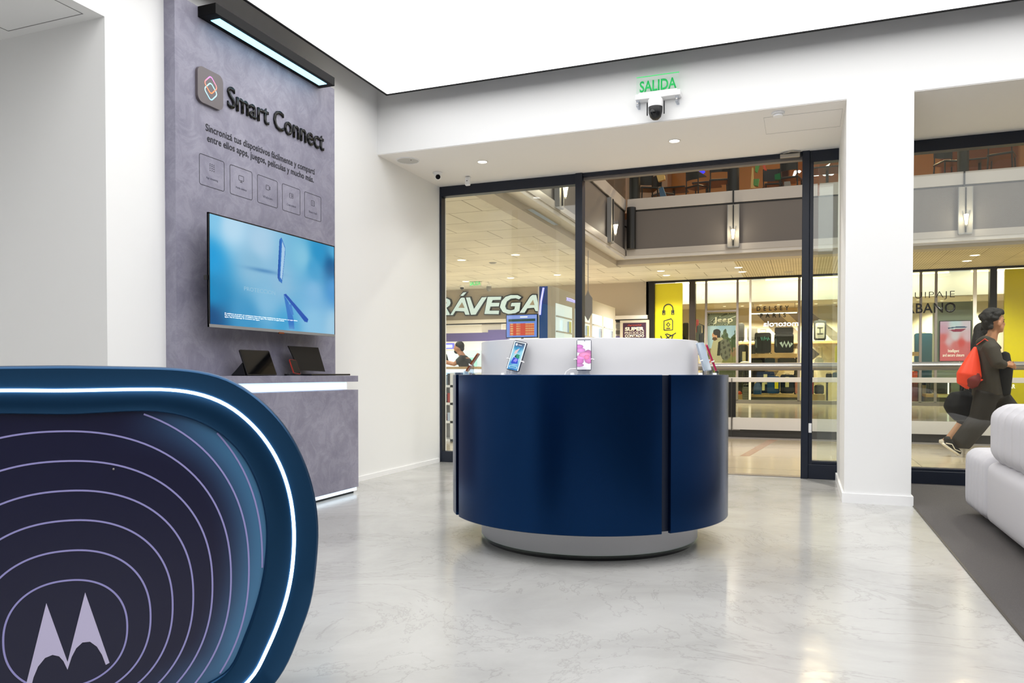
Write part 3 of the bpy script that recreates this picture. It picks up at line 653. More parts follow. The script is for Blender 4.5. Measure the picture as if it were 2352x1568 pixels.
def polar(a, r): a = math.radians(a); return CC[0]+r*math.cos(a), CC[1]+r*math.sin(a)
x, y = polar(-108.1, .745); display_phone(x, y, zt, math.radians(-92), math.radians(14), math.radians(12), 'case_midnight', art_blue, 'phone with a bright blue advert tilted on its stand at the counter front')
x, y = polar(-76.5, .745); display_phone(x, y, zt, math.radians(-76), math.radians(14), 0, 'case_midnight', art_pink, 'phone showing pink and white petals upright at the centre of the counter', cable=True)
x, y = polar(-12, .755); display_phone(x, y, zt, math.radians(-24), math.radians(16), math.radians(-3), 'silver_phone', lambda U, V: idw(U, V, [(0, 1, 'c8d4e2'), (1, 1, '9fb2c8'), (.5, .5, 'b4c2d2'), (0, 0, 'a2b0bc'), (1, 0, 'd0dae2')], .5), 'silver phone seen edge-on at the right of the counter')  # grey-blue reflection painted into the glowing screen colours
x, y = polar(8, .765); display_phone(x, y, zt, math.radians(8), math.radians(20), 0, 'crimson', None, 'crimson phone seen edge-on at the far right of the counter')
x, y = polar(-155, .75); display_phone(x, y, zt, math.radians(-165), math.radians(34), 0, 'copper', None, 'copper-coloured phone leaning at the left end of the counter', h=.13)

# =====================================================================================
# FOREGROUND DESK WITH LIGHT RING
# =====================================================================================
AZ = math.radians(43.6957)
d0 = ray(600, CY)[:2]; d0 = d0/np.linalg.norm(d0); DP = Vector((d0[0]*2.087, d0[1]*2.087, 0))
DU = Vector((math.sin(AZ), math.cos(AZ), 0)); DN = Vector((DU.y, -DU.x, 0)); DV = Vector((0, 0, 1))
DCS = -.435; DHW = .137-DCS; DZT = 1.028; DZB = .05
def desk_plane(pt):
    d = ray(*pt); t_ = (DP.x*DN.x+DP.y*DN.y)/(d[0]*DN.x+d[1]*DN.y); q = CAMP+t_*d
    return (q[0]-DP.x)*DU.x+(q[1]-DP.y)*DU.y, q[2]
TR = dict(outer=[(0, 837), (120, 838.5), (238.5, 840.5), (320, 842.5), (405, 845), (477, 854), (525, 868), (572, 896), (620, 936), (668, 994), (696.5, 1049), (716, 1101.5), (730, 1168), (734, 1230), (729, 1297), (716, 1388), (687, 1464), (639, 1568)],
 led=[(0, 900), (120, 898), (238, 896), (320, 895), (382, 895), (429, 899), (477, 910), (525, 931), (572, 968), (620, 1025), (654, 1092), (672, 1163), (677.5, 1235), (673, 1307), (661, 1369), (639, 1435), (606, 1507), (580, 1568)],
 inner=[(0, 961), (143, 954.5), (262, 948), (343.5, 945.5), (405.5, 952.6), (458, 970), (506, 996.5), (549, 1037), (582, 1092), (603.5, 1154), (613, 1216), (610.7, 1278), (601, 1340), (582, 1407), (558, 1469), (508, 1568)])
def contour(name, ins, n=160):
    """rounded front outline measured on the desk, mirrored for the unseen half; angle -> radius"""
    cz = (DZT+DZB)/2; pts = []
    for q in TR[name]:
        s, z = desk_plane(q)
        pts.append((math.atan2(z-cz, s-DCS), math.hypot(z-cz, s-DCS)))
    pts = [p for p in pts if p[0] < math.radians(100)]
    def sup(a):   # rounded rectangle for unseen angles
        hw, hh, R_, e = DHW-ins, (DZT-DZB)/2-ins, .485-ins, 2.6
        ca, sa = abs(math.cos(a)), abs(math.sin(a)); lo, hi = 0, 2
        for _ in range(40):
            m_ = (lo+hi)/2; X, Z = m_*ca, m_*sa
            dx, dz = max(0, X-(hw-R_)), max(0, Z-(hh-R_))
            inside = (Z < hh and X < hw-R_) if X < hw-R_ else (dx**e+dz**e)**(1/e) < R_
            lo, hi = (m_, hi) if inside else (lo, m_)
        return lo
    pts.sort(); A = np.array([p[0] for p in pts]); Rr = np.array([p[1] for p in pts]); out = []
    amin, amax = A[0], A[-1]
    sup_ = [p[1]-sup(p[0]) for p in pts]
    for i in range(n):
        a = -PI+2*PI*i/n
        for aa in (a, -a, PI-a, -PI-a, PI+a if a < 0 else a-PI):
            aa = (aa+PI) % (2*PI)-PI
            if amin <= aa <= amax: break
        else: aa = a
        r = sup(aa)+float(np.interp(aa, A, sup_, left=0, right=0)) if amin <= aa <= amax else sup(aa)
        out.append(r)
    out = np.array(out)
    for _ in range(3): out = (np.roll(out, 1)+2*out+np.roll(out, -1))/4
    return [(DCS+r*math.cos(-PI+2*PI*i/n), cz+r*math.sin(-PI+2*PI*i/n)) for i, r in enumerate(out)]
CO, CL, CI = contour('outer', 0), contour('led', .061), contour('inner', .126)
ds = thing('welcome_desk', 'navy blue rounded welcome desk with a glowing light ring and batwing emblem in the foreground', 'desk', DP+DU*DCS)
def ringfaces(bm, loops):
    """loops: list of (contour, depth along DN)"""
    vs = [[bm.verts.new(DP+DU*s+DV*z+DN*dd) for s, z in c] for c, dd in loops]; n = len(vs[0])
    for a, b in zip(vs, vs[1:]):
        for i in range(n): j = (i+1) % n; bm.faces.new((a[i], a[j], b[j], b[i]))
    return vs
def lerpc(a, b, t): return [(p[0]+(q[0]-p[0])*t, p[1]+(q[1]-p[1])*t) for p, q in zip(a, b)]
bm = B(); vs = ringfaces(bm, [(CO, -.55), (CO, -.012), (lerpc(CO, CL, .05), -.004), (lerpc(CO, CL, .12), 0), (lerpc(CO, CL, .93), -.010), (CL, -.012), (lerpc(CL, CI, .07), -.010), (lerpc(CL, CI, .9), 0), (lerpc(CL, CI, .97), -.003), (CI, -.008), (CI, -.03)])
bm.faces.new(vs[0][::-1]); obj('desk_frame', bm, 'desk_blue', ds, .9)
bm = B(); ringfaces(bm, [(lerpc(CL, CO, .075), -.014), (lerpc(CL, CO, .055), -.006), (CL, -.003), (lerpc(CL, CI, .055), -.006), (lerpc(CL, CI, .075), -.014)]); obj('light_ring', bm, 'led_blue', ds, 1)
# front panel colour: indigo that turns steel blue towards the rounded right rim
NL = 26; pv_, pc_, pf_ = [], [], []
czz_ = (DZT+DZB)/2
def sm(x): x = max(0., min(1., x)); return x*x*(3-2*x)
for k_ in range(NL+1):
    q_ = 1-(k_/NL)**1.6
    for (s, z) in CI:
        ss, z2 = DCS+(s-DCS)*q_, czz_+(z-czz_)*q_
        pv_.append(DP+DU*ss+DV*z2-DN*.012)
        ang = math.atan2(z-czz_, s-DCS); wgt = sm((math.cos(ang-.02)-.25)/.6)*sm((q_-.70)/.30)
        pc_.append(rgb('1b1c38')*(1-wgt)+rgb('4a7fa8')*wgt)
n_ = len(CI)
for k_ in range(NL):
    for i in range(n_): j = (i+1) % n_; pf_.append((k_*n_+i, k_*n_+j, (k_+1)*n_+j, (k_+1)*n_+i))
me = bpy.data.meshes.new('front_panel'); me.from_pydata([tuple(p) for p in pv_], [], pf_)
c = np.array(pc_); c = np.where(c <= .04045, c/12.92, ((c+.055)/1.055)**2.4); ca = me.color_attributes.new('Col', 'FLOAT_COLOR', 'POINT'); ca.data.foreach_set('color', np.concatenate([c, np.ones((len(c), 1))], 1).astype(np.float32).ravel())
vc_mat('front_colour', 0, .27); fpn = link('front_panel', me, 'front_colour', ds)
box_ = bx(DCS-.35, DCS+.35, -.5, -.06, 0, .06)
bmesh.ops.transform(box_, matrix=Matrix(((DU.x, DN.x, 0, DP.x), (DU.y, DN.y, 0, DP.y), (0, 0, 1, 0), (0, 0, 0, 1))), verts=box_.verts)
obj('plinth', box_, 'black_plastic', ds)
ci_np = [(p[0], p[1]) for p in lerpc(CI, CL, -.02)]
def inside(s, z): return bool(inpoly(np.array([[s]]), np.array([[z]]), ci_np)[0, 0])
tops = [.508, .579, .651, .722, .793, .864]; rads = [.128, .180, .231, .282, .333, .386]
for i in range(6, 10): tops.append(tops[-1]+.071); rads.append(rads[-1]+.054)
def zz(x, y): return desk_plane((x/2.096, 820+y/2.096))
bm = B()
rightx = [zz(*q)[0] for q in ((612, 1300), (725, 1270), (832, 1230), (932, 1200), (1025, 1190), (1115, 1190), (1202, 1240), (1266, 1090))]; rightx += [rightx[-1]+.035, rightx[-1]+.07]
for tp, r, rx_ in zip(tops, rads, rightx):
    cz = tp-r; n = 140; e = 2.22; run = []
    cxs = rx_-r
    for i in range(n+1):
        a = 2*PI*i/n; ca, sa = math.cos(a), math.sin(a)
        rr = r/((abs(ca)**e+abs(sa)**e)**(1/e)); s, z = cxs+rr*ca, cz+rr*sa
        if inside(s, z): run.append((s, z))
        else:
            if len(run) > 1: strip(bm, run, .0042, DP-DN*.0118, DU, DV, DN, .0008)
            run = []
    if len(run) > 1: strip(bm, run, .0042, DP-DN*.0118, DU, DV, DN, .0008)
obj('ring_lines', bm, 'ring_line', ds)
left = [(220, 1190), (323, 1475), (408, 1138), (526, 1478), (508, 1488), (490, 1440), (465, 1400), (432, 1376), (395, 1380), (365, 1408), (343, 1450), (323, 1512), (303, 1470), (282, 1447), (250, 1440), (214, 1455), (180, 1497), (158, 1550), (143, 1610), (118, 1600)]
bm = prism(B(), [zz(*q) for q in left], DP-DN*.0118, DU, DV, DN, .001); 
obj('batwing_emblem', bm, 'logo_white', ds)
obj('rivet', sph(B(), DP+DU*zz(545, 541)[0]+DV*zz(545, 541)[1]-DN*.011, .003, 10), 'steel', ds)

# =====================================================================================
# SOFA
# =====================================================================================
def tufted(x0, x1, y0, y1, z0, z1, r, pitch=None, depth=.012, axis=1, phase=0, nseg=None, puff=.01):
    """rounded cushion with channels whose seams are planes of constant y (axis=1) or x (axis=0)"""
    bm = B(); nx, ny, nz = [max(6, int(d/.025)) for d in (x1-x0, y1-y0, z1-z0)]
    if pitch:
        k = 10
        if axis == 1: ny = max(ny, int((y1-y0)/pitch*k))
        else: nx = max(nx, int((x1-x0)/pitch*k))
    C_ = Vector(((x0+x1)/2, (y0+y1)/2, (z0+z1)/2)); H = Vector(((x1-x0)/2, (y1-y0)/2, (z1-z0)/2)); key = {}
    def vert(a, b, c):
        kk = (round(a, 5), round(b, 5), round(c, 5))
        if kk in key: return key[kk]
        p = Vector((a*H.x, b*H.y, c*H.z)); q = Vector([max(-h+r, min(h-r, v)) for h, v in zip(H, p)]); d = p-q
        if d.length > 1e-9: n = d.normalized(); p = q+n*r
        else: n = Vector((0, 0, 0))
        cen = (1-abs(a)**4)*(1-abs(b)**4) if abs(c) > .999 else (1-abs(b)**4)*(1-abs(c)**4) if abs(a) > .999 else (1-abs(a)**4)*(1-abs(c)**4)
        p = p+n*puff*cen
        if pitch:
            v = p[axis]+phase; f_ = abs(math.sin(PI*v/pitch)); lat = Vector(n); lat[axis] = 0
            p = p-lat*depth*(1-f_**.42)
        key[kk] = bm.verts.new(C_+p); return key[kk]
    def face(fn, n1, n2, fl):
        for i in range(n1):
            for j in range(n2):
                q = [fn(i, j), fn(i+1, j), fn(i+1, j+1), fn(i, j+1)]
                vs_ = [vert(*p) for p in q]
                if len(set(vs_)) == 4: bm.faces.new(vs_ if fl else vs_[::-1])
    g = lambda i, n: -1+2*i/n
    for s in (-1, 1):
        face(lambda i, j: (s, g(i, ny), g(j, nz)), ny, nz, s > 0)
        face(lambda i, j: (g(i, nx), s, g(j, nz)), nx, nz, s < 0)
        face(lambda i, j: (g(i, nx), g(j, ny), s), nx, ny, s > 0)
    return bm
sf = thing('sofa', 'light grey modular sofa with channel-tufted back cushion on the dark carpet', 'sofa', (1.5, 4.5, 0))
obj('seat_base', tufted(1.10, 2.05, 3.2, 5.64, .045, .44, .055, puff=.012), 'sofa_fabric', sf, 3.1)
obj('back_cushion', tufted(1.095, 1.5, 3.4, 5.62, .435, .812, .10, .172, .03, 1, .02), 'sofa_fabric', sf, 3.1)
obj('side_cushion', tufted(1.09, 2.0, 5.65, 6.28, .045, .475, .07, .108, .02, 1, .03), 'sofa_fabric', sf, 3.1)
for x in (1.2, 1.9):
    for y in (3.4, 5.5, 6.1): obj('foot', cyl(B(), (x, y, .003), (x, y, .06), .025, n=16), 'black_plastic', sf)

# =====================================================================================
# THE SHOPPING CENTRE OUTSIDE
# =====================================================================================
VX = -5.13; FAY = 21.7; SHY = 26.8; MC = 4.25; WID = 26
struct('floor_walkway', bx(-20, WID, FY+.12, 12.15, -.3, 0), 'mall_floor_tiles')
struct('floor_walkway', bx(-20, VX-.4, 12.15, SHY, -.3, 0), 'mall_floor_tiles')
struct('floor_walkway', bx(VX-.4, WID, 17.6, SHY, -.3, 0), 'mall_floor_tiles')
struct('trim_6', bx(VX-.4, WID, 12.15, 12.45, -.4, .004), 'mall_grey')
struct('trim_7', bx(VX-.4, WID, 17.4, 17.62, -.4, .006), 'mall_white')
struct('floor_lower', bx(-20, WID, 8, SHY+6, -5.1, -5.0), 'mall_floor_tiles')
# brown inlay strips in the floor
def quadflat(pts, z, name='trim_8', m='wood_dark'):
    bm = B(); vs = [bm.verts.new((p[0], p[1], z)) for p in pts]; vt = [bm.verts.new((p[0], p[1], z+.002)) for p in pts]
    bm.faces.new(vt); 
    for i in range(len(pts)): j = (i+1) % len(pts); bm.faces.new((vs[i], vs[j], vt[j], vt[i]))
    return struct(name, bm, m)
mat('inlay', 'b08d74', .2)
quadflat([onz(1699, 1047), onz(1722, 1047), onz(1787, 1009), onz(1766, 1009)], 0, 'trim_8', 'inlay')
quadflat([onz(1868, 955), onz(1879, 955), onz(1896, 945), onz(1885, 945)], 0, 'trim_9', 'inlay')
# walkway ceilings
struct('ceiling_walkway', bx(-20, VX, FY+.12, SHY, MC, MC+.3), 'mall_ceiling_tiles')
struct('ceiling_walkway', bx(VX, -1.9, FAY+.6, SHY, MC, MC+.3), 'mall_ceiling_tiles')
struct('ceiling_walkway', bx(-1.9, WID, FAY+.6, SHY, MC, MC+.3), 'slatted_ceiling')
struct('ceiling_walkway', bx(VX, WID, FY+.12, 10.6, MC+.1, MC+.3), 'mall_ceiling_tiles')
# soffit mouldings round the void
struct('trim_10', bx(VX, WID, FAY+.15, FAY+.6, 4.17, 4.32), 'soffit_trim')
struct('trim_11', bx(VX-.35, VX+.02, FY+.12, FAY+.6, 4.17, 4.32), 'soffit_trim')
struct('trim_12', bx(VX+.3, WID, FAY, FAY+.2, 4.31, 4.40), 'mall_white')
struct('trim_13', bx(VX, VX+.3, FY+.12, FAY+.2, 4.31, 4.40), 'mall_white')
# upper storey slab edge: white strip, grey band, white kick band, glass
def balcony(name, axis, c0, c1, face, label):
    t = thing(name, label, 'balcony', (face if axis else (c0+c1)/2, (c0+c1)/2 if axis else face, 4.4))
    def bb(d0, d1, z0, z1, a=None, b=None, **k):
        a = c0 if a is None else a; b = c1 if b is None else b
        return bx(face-d1, face-d0, a, b, z0, z1, **k) if axis else bx(a, b, face+d0, face+d1, z0, z1, **k)
    obj('lower_strip', bb(-.02, .25, 4.40, 4.57), 'balcony_white', t)
    obj('grey_band', bb(.03, .25, 4.57, 5.68), 'balcony_grey', t)
    obj('shadow_gap', bb(.02, .26, 5.66, 5.70), 'near_black', t)
    n = max(1, round((c1-c0)/5.05)) if not axis else 3
    st = (c1-c0)/n
    for i in range(n): obj('kick_panel', bb(-.01, .04, 5.70, 6.02, c0+i*st+.025, c0+(i+1)*st-.025), 'balcony_white', t); obj('balustrade_glass', bb(0, .02, 6.02, 7.0, c0+i*st+.025, c0+(i+1)*st-.025), 'glass_upper', t)
    obj('handrail', bb(-.05, .05, 7.0, 7.08), 'steel', t)
    return t
balcony('upper_balcony', 0, VX+.35, WID, FAY, 'grey and white upper storey balcony front facing the shop across the void')
balcony('upper_balcony', 1, FY+.3, FAY+.1, VX+.3, 'grey and white upper balcony front running along the left side of the void')
for x, nm in ((-4.45, 'corner'),):
    t = tag(obj('column', cyl(B(), (-4.62, FAY-.12, 4.57), (-4.62, FAY-.12, 5.75), .13, n=24), 'near_black', None, 1), 'thick dark drum at the inner corner of the grey balcony front', 'column')
    t = tag(obj('column', cyl(B(), (-4.60, FAY+.25, 5.7), (-4.60, FAY+.25, 9), .16, n=24), 'near_black', None, 1), 'dark round column rising beside the corner of the upper balcony', 'column')
bm = cyl(B(), (-1.83, FAY+.16, 6.02), (-1.83, FAY+.16, 9), .15, n=24); tag(obj('column', bm, 'near_black', None, 1), 'dark round column on the upper floor above the lit wall sconce', 'column')
bm = cyl(B(), (3.70, FAY+.16, 6.02), (3.70, FAY+.16, 9), .13, n=24); tag(obj('column', bm, 'near_black', None, 1), 'dark round column on the upper floor seen through the right window', 'column')
for x, lb in ((-1.82, 'slim black post dividing the white balcony panels above the doorway'), (3.70, 'slim post dividing the white balcony panels in the right window')):
    tag(obj('post', bx(x-.02, x+.02, FAY-.035, FAY-.01, 5.15, 6.02), 'near_black'), lb, 'post')
def sconce(x, y, ax, label):
    t = thing('wall_sconce', label, 'wall light', (x, y, 4.45), 'glass wall sconces on the balcony front')
    def T(bm_):
        if ax: bmesh.ops.rotate(bm_, cent=(x, y, 0), matrix=Matrix.Rotation(PI/2, 3, 'Z'), verts=bm_.verts)
        return bm_
    obj('glass_plate', T(bx(x-.15, x+.15, y-.11, y-.10, 4.47, 5.62)), 'sconce_glass', t)
    bm = B(); 
    for s_ in (-.15, .15): box(bm, x+s_-.008, x+s_+.008, y-.115, y+.0, 4.47, 5.62)
    box(bm, x-.15, x+.15, y-.115, y-.0, 4.45, 4.48); obj('side_frame', T(bm), 'smoke_grey', t)
    obj('stem', T(bx(x-.015, x+.015, y-.14, y-.115, 4.5, 5.6)), 'near_black', t)
    obj('cone_glass', T(cyl(B(), (x, y-.19, 4.62), (x, y-.19, 5.02), .03, .10, 20, False)), 'clear_plastic', t)
    obj('bulb', T(cyl(B(), (x, y-.19, 4.68), (x, y-.19, 4.92), .025, .055, 16)), 'spot_warm', t)
    l = bpy.data.lights.new('lamp', 'POINT'); l.energy = 9; l.color = (1, .9, .7); l.shadow_soft_size = .06; lo = bpy.data.objects.new('lamp', l); COL.objects.link(lo); lo.parent = t; lo.location = (.0 if not ax else .34, -.34 if not ax else 0, .42)
sconce(-1.81, FAY+.0, 0, 'lit glass wall sconce on the grey balcony front above the doorway')
sconce(3.72, FAY+.0, 0, 'lit glass wall sconce on the balcony front in the right window')
sconce(VX+.3, 19.7, 1, 'lit glass wall sconce on the left balcony beside the black balcony drums')
sconce(VX+.3, 15.2, 1, 'lit glass wall sconce at the top right of the left window')
# upper storey room
struct('floor_upper', bx(VX, WID, FAY+.25, 31, 5.5, 5.68), 'wood_dark')
struct('floor_upper', bx(-20, VX+.05, FY+.3, 31, 5.5, 5.68), 'mall_taupe')
struct('ceiling_upper', bx(-20, WID, FAY+.1, 31.2, 9.4, 9.5), 'wood')
struct('ceiling_upper', bx(-20, VX, FY+.3, FAY+.1, 9.4, 9.5), 'mall_taupe')
struct('wall_upper', bx(-20, WID, 31.05, 31.2, 5.68, 9.4), 'wood_orange')
def upper_wall(U, V):
    c = np.ones(U.shape+(3,))*rgb('a87c48'); X = U*20; Z = V*3.7
    for x0, x1, z0, z1, col in ((0, 2.6, 0, 3.7, 'caa262'), (2.6, 4.2, 0, 1.6, '8f6a3c'), (2.6, 4.2, 1.6, 3.7, 'd0a868'), (4.2, 4.5, 0, 3.7, '3a2616'), (4.5, 7.4, 2.2, 3.7, 'b98a4c'), (7.4, 7.7, 0, 3.7, '2a1c12'), (7.7, 9.6, 0, 2.4, 'a8652c'), (7.7, 9.6, 2.4, 3.7, 'c9a05c'), (9.6, 12, 0, 3.7, '8a5a30'), (12, 12.6, 0, 3.7, 'c9a468'), (12.6, 15, 0, 3.7, '5c4228'), (15, 16, 0, 3.7, 'c29a5e'), (16, 20, 0, 3.7, '4a3422')):
        c[(X >= x0) & (X < x1) & (Z >= z0) & (Z < z1)] = rgb(col)
    return c
paint('wall_cladding', (-5, 31.04, 5.68), (1, 0, 0), (0, 0, 1), 20, 3.7, 200, 74, upper_wall, 'printed_image')['kind'] = 'structure'
struct('wall_upper', bx(-20, -5.0, 30, 31, 5.68, 9.4), 'mall_taupe')
for x, y in ((-3, 24.6), (.4, 25.6), (4.4, 25), (8, 25)): downlight(x, y, 9.4, .16, 'down_warm', 'warm downlight in the timber ceiling of the upper floor', 'upper floor downlights', (1, .74, .42), 1100, size=2.7)
# dark ceiling coffers in upper room
for i, x in enumerate((-2.2, 2.0, 6.4)): tag(obj('ceiling_beam', bx(x, x+.25, FAY+.3, 31, 9.1, 9.4), 'dark_brown'), ['dark beam under the timber upper ceiling, leftmost', 'dark beam under the timber upper ceiling above the dining stools', 'dark beam under the timber upper ceiling at the right window'][i], 'beam')
# furniture upstairs
def stool(x, y, rz, label, sc=1.0, m='near_black'):
    t = thing('dining_chair', label, 'chair', (x, y, 5.68), 'dark chairs on the upper floor')
    def P(a, b, c): 
        ca, sa = math.cos(rz), math.sin(rz); return (x+(a*ca-b*sa)*sc, y+(a*sa+b*ca)*sc, 5.68+c*sc)
    for a in (-.2, .2):
        for b in (-.2, .2): obj('leg', tube(B(), [P(a*1.15, b*1.15, 0), P(a, b, .66)], .02), m, t)
    k = box(B(), -.23, .23, -.22, .22, .64, .69, bev=.015); bmesh.ops.transform(k, matrix=Matrix.Translation((x, y, 5.68)) @ Matrix.Rotation(rz, 4, 'Z') @ Matrix.Scale(sc, 4), verts=k.verts); obj('seat', k, m, t)
    k = B(); n = 8
    pts = [[P(-.22+.44*i/n, .2+.05*math.sin(PI*i/n), z_) for i in range(n+1)] for z_ in (.84, 1.16)]
    vs_ = [[k.verts.new(p_) for p_ in r_] for r_ in pts]; vb = [[k.verts.new(Vector(p_)+Vector((0, .02, 0))) for p_ in r_] for r_ in pts]
    for i in range(n):
        k.faces.new((vs_[0][i], vs_[0][i+1], vs_[1][i+1], vs_[1][i])); k.faces.new((vb[1][i], vb[1][i+1], vb[0][i+1], vb[0][i]))
        k.faces.new((vs_[1][i], vs_[1][i+1], vb[1][i+1], vb[1][i])); k.faces.new((vs_[0][i+1], vs_[0][i], vb[0][i], vb[0][i+1]))
    obj('backrest', k, m, t)
    obj('back_posts', tube(tube(B(), [P(-.2, .2, .66), P(-.2, .21, 1.14)], .016), [P(.2, .2, .66), P(.2, .21, 1.14)], .016), m, t)
def table(x, y, label, m='near_black', w_=.8, base=True):
    t = thing('dining_table', label, 'table', (x, y, 5.68), 'dark pedestal tables on the upper floor')
    obj('tabletop', bx(x-w_/2, x+w_/2, y-.4, y+.4, 6.72, 6.77, bev=.01), m, t)
    obj('pedestal', cyl(B(), (x, y, 5.7), (x, y, 6.73), .04, n=16), m, t)
    obj('foot_plate', cyl(B(), (x, y, 5.68), (x, y, 5.71), .25, n=24), m, t)
def upx(px_, d): return ony(px_, 400, FAY+d)[0]
stool(upx(1487, .8), FAY+.8, .5, 'tall dark chair at the far left of the upper balcony', 1.15)
stool(upx(1522, 1.5), FAY+1.5, 2.4, 'tall dark chair with blue cloth beside it near the left end upstairs', 1.1)
stool(upx(1601, .8), FAY+.8, 2.6, 'tall dark chair left of the upstairs table with the screen', 1.05)
stool(upx(1651, .75), FAY+.75, 3.3, 'tall dark chair immediately left of the dark column above the sconce', 1.2)
stool(upx(1775, 1.5), FAY+1.5, .2, 'tall dark chair beside the green cloth upstairs', 1.1)
stool(upx(1817, .9), FAY+.9, 2.9, 'tall dark chair near the right end of the doorway view upstairs', 1.1)
stool(upx(2178, .8), FAY+.8, .4, 'tall dark chair upstairs left of the column in the right window', 1.15)
stool(upx(2300, .8), FAY+.8, 2.8, 'tall dark curved chair upstairs right of the column in the right window', 1.25)
table(upx(1624, 2.1), FAY+2.1, 'dark pedestal table upstairs left of the column above the sconce')
table(upx(1548, 2.4), FAY+2.4, 'dark pedestal table upstairs left of the blue screen')
table(upx(1795, 2.4), FAY+2.4, 'dark pedestal table upstairs at the right of the doorway view')
table(upx(2250, 2.2), FAY+2.2, 'dark pedestal table upstairs in the right window')
table(upx(1900, 1.6), FAY+1.6, 'dark pedestal table upstairs behind the narrow fixed pane')
# cloths, screen, sign upstairs
mat('cloth_blue', '4a7096', .8); mat('cloth_green', '5f9a58', .8); mat('cloth_cream', 'd8b878', .8); mat('screen_violet', '3838ff', .5, em='3838ff', es=1.2); mat('cloth_dgreen', '116b3a', .8)
def drape(pxs, d, m, name, label, cat):
    pts = [ony(q[0], q[1], FAY+d) for q in pxs]
    bm = B(); a_ = [bm.verts.new(Vector(p_)) for p_ in pts]; b_ = [bm.verts.new(Vector(p_)+Vector((.0, .12, .0))) for p_ in pts]
    bm.faces.new(a_); bm.faces.new(b_[::-1])
    for i in range(len(pts)): j = (i+1) % len(pts); bm.faces.new((a_[i], a_[j], b_[j], b_[i]))
    return tag(obj(name, bm, m), label, cat)
drape([(1513, 433), (1522, 428), (1530, 450), (1536, 452), (1538, 462), (1518, 462)], .62, 'cloth_blue', 'folded_cloth', 'folded blue cloths stacked beside the left chairs upstairs', 'cloth')
drape([(1504, 391), (1514, 388), (1526, 402), (1527, 412), (1512, 417)], .66, 'cloth_cream', 'menu_board', 'cream folded board among the chairs at the upper left', 'board')
drape([(1588, 381), (1595, 379), (1619, 393), (1614, 397), (1609, 394)], 1.5, 'screen_violet', 'lit_screen', 'thin violet lit screen edge above the upstairs tables', 'screen')
drape([(1590, 386), (1622, 404), (1600, 407), (1594, 401)], 1.45, 'dark_brown', 'menu_stand', 'dark slanted menu stand under the violet screen upstairs', 'stand')
drape([(1733, 366), (1741, 365), (1745, 378), (1739, 396), (1734, 393), (1735, 377)], .7, 'cloth_green', 'hanging_cloth', 'green cloth hanging over an upstairs chair', 'cloth')
drape([(1742, 364), (1756, 364), (1759, 374), (1752, 378), (1746, 374)], .7, 'case_navy', 'jacket', 'blue jacket folded next to the green cloth upstairs', 'jacket')
drape([(1751, 377), (1757, 378), (1761, 390), (1755, 389)], .69, 'poster_red', 'bag', 'small red and white bag hanging under the blue jacket upstairs', 'bag')
drape([(1730, 411), (1744, 410), (1741, 427), (1728, 425)], .7, 'cloth_green', 'napkin_holder', 'green square card standing on the balcony edge upstairs', 'card')
drape([(1779, 401), (1792, 397), (1793, 412), (1780, 412)], .7, 'cloth_dgreen', 'scarf', 'dark green scarf over the chair back upstairs', 'scarf')
drape([(1801, 417), (1815, 416), (1817, 427), (1801, 428)], .6, 'smoke_grey', 'handbag', 'grey handbag standing at the upstairs balcony glass', 'handbag')
drape([(1724, 432), (1727, 384), (1731, 386), (1730, 424), (1737, 432)], .62, 'cloth_cream', 'table_lamp', 'tall glowing amber drape beside the green card upstairs', 'lamp')
a = ony(1822, 413, FAY+2.5)
tsg = thing('light_sign', 'white glowing handwritten-style letters upstairs behind the narrow window pane', 'sign', a)
q0 = ony(1818, 412, FAY+2.5); text('lettering', 'r', q0, (1, 0, 0), (0, 0, 1), .27, .25, 'glow_white', tsg, .02, .02, shear=.3)
q0 = ony(1868, 405, FAY+2.5); text('lettering', 'u', q0, (1, 0, 0), (0, 0, 1), .2, .12, 'glow_white', tsg, .02, .03, shear=.3)
q0 = ony(1888, 405, FAY+2.5); text('lettering', 't.', q0, (1, 0, 0), (0, 0, 1), .33, .36, 'glow_white', tsg, .02, .03, shear=.3)

# ---- railing on our floor
RY = 12.62
rl = thing('walkway_railing', 'long glass railing with thick steel handrail across the walkway outside', 'railing', (2, RY, 0))
rx0, rx1 = VX-.2, 14
obj('handrail', cyl(B(), (rx0, RY, 1.115), (rx1, RY, 1.115), .06, n=24), 'steel', rl, 1)
obj('mid_rail', bx(rx0, rx1, RY-.03, RY+.03, .87, .945, bev=.004), 'mall_white', rl)
px0 = ony(1682, 900, RY)[0]; px1 = ony(1935, 900, RY)[0]; st = px1-px0
k = -3
xs = [px0+st*i for i in range(-3, 9) if rx0 < px0+st*i < rx1]
for x in xs:
    obj('post', bx(x-.06, x+.055, RY-.02, RY+.02, .31, .87), 'near_black', rl)
    obj('post_rod', bx(x-.01, x+.0, RY-.055, RY-.04, .0, .93), 'dark_steel', rl)
    obj('post_base', bx(x-.06, x+.12, RY, RY+.03, .10, .31), 'mall_white', rl)
for a, b in zip([rx0]+xs, xs+[rx1]):
    obj('kick_panel', bx(a+.015, b-.015, RY-.035, RY-.01, .115, .305), 'mall_white', rl)
    obj('glass_infill', bx(a+.015, b-.015, RY-.005, RY+.005, .30, .87), 'glass_shop', rl)
obj('base_gap', bx(rx0, rx1, RY+.01, RY+.04, -.02, .115), 'dark_steel', rl)
t = thing('walkway_railing', 'glass railing running along the left side of the void towards the far shops', 'railing', (VX-.2, 15, 0))
obj('handrail', cyl(B(), (VX-.2, 12.7, 1.115), (VX-.2, 17.6, 1.115), .05, n=20), 'steel', t, 1)
obj('mid_rail', bx(VX-.23, VX-.17, 12.65, 17.6, .87, .945), 'mall_white', t)
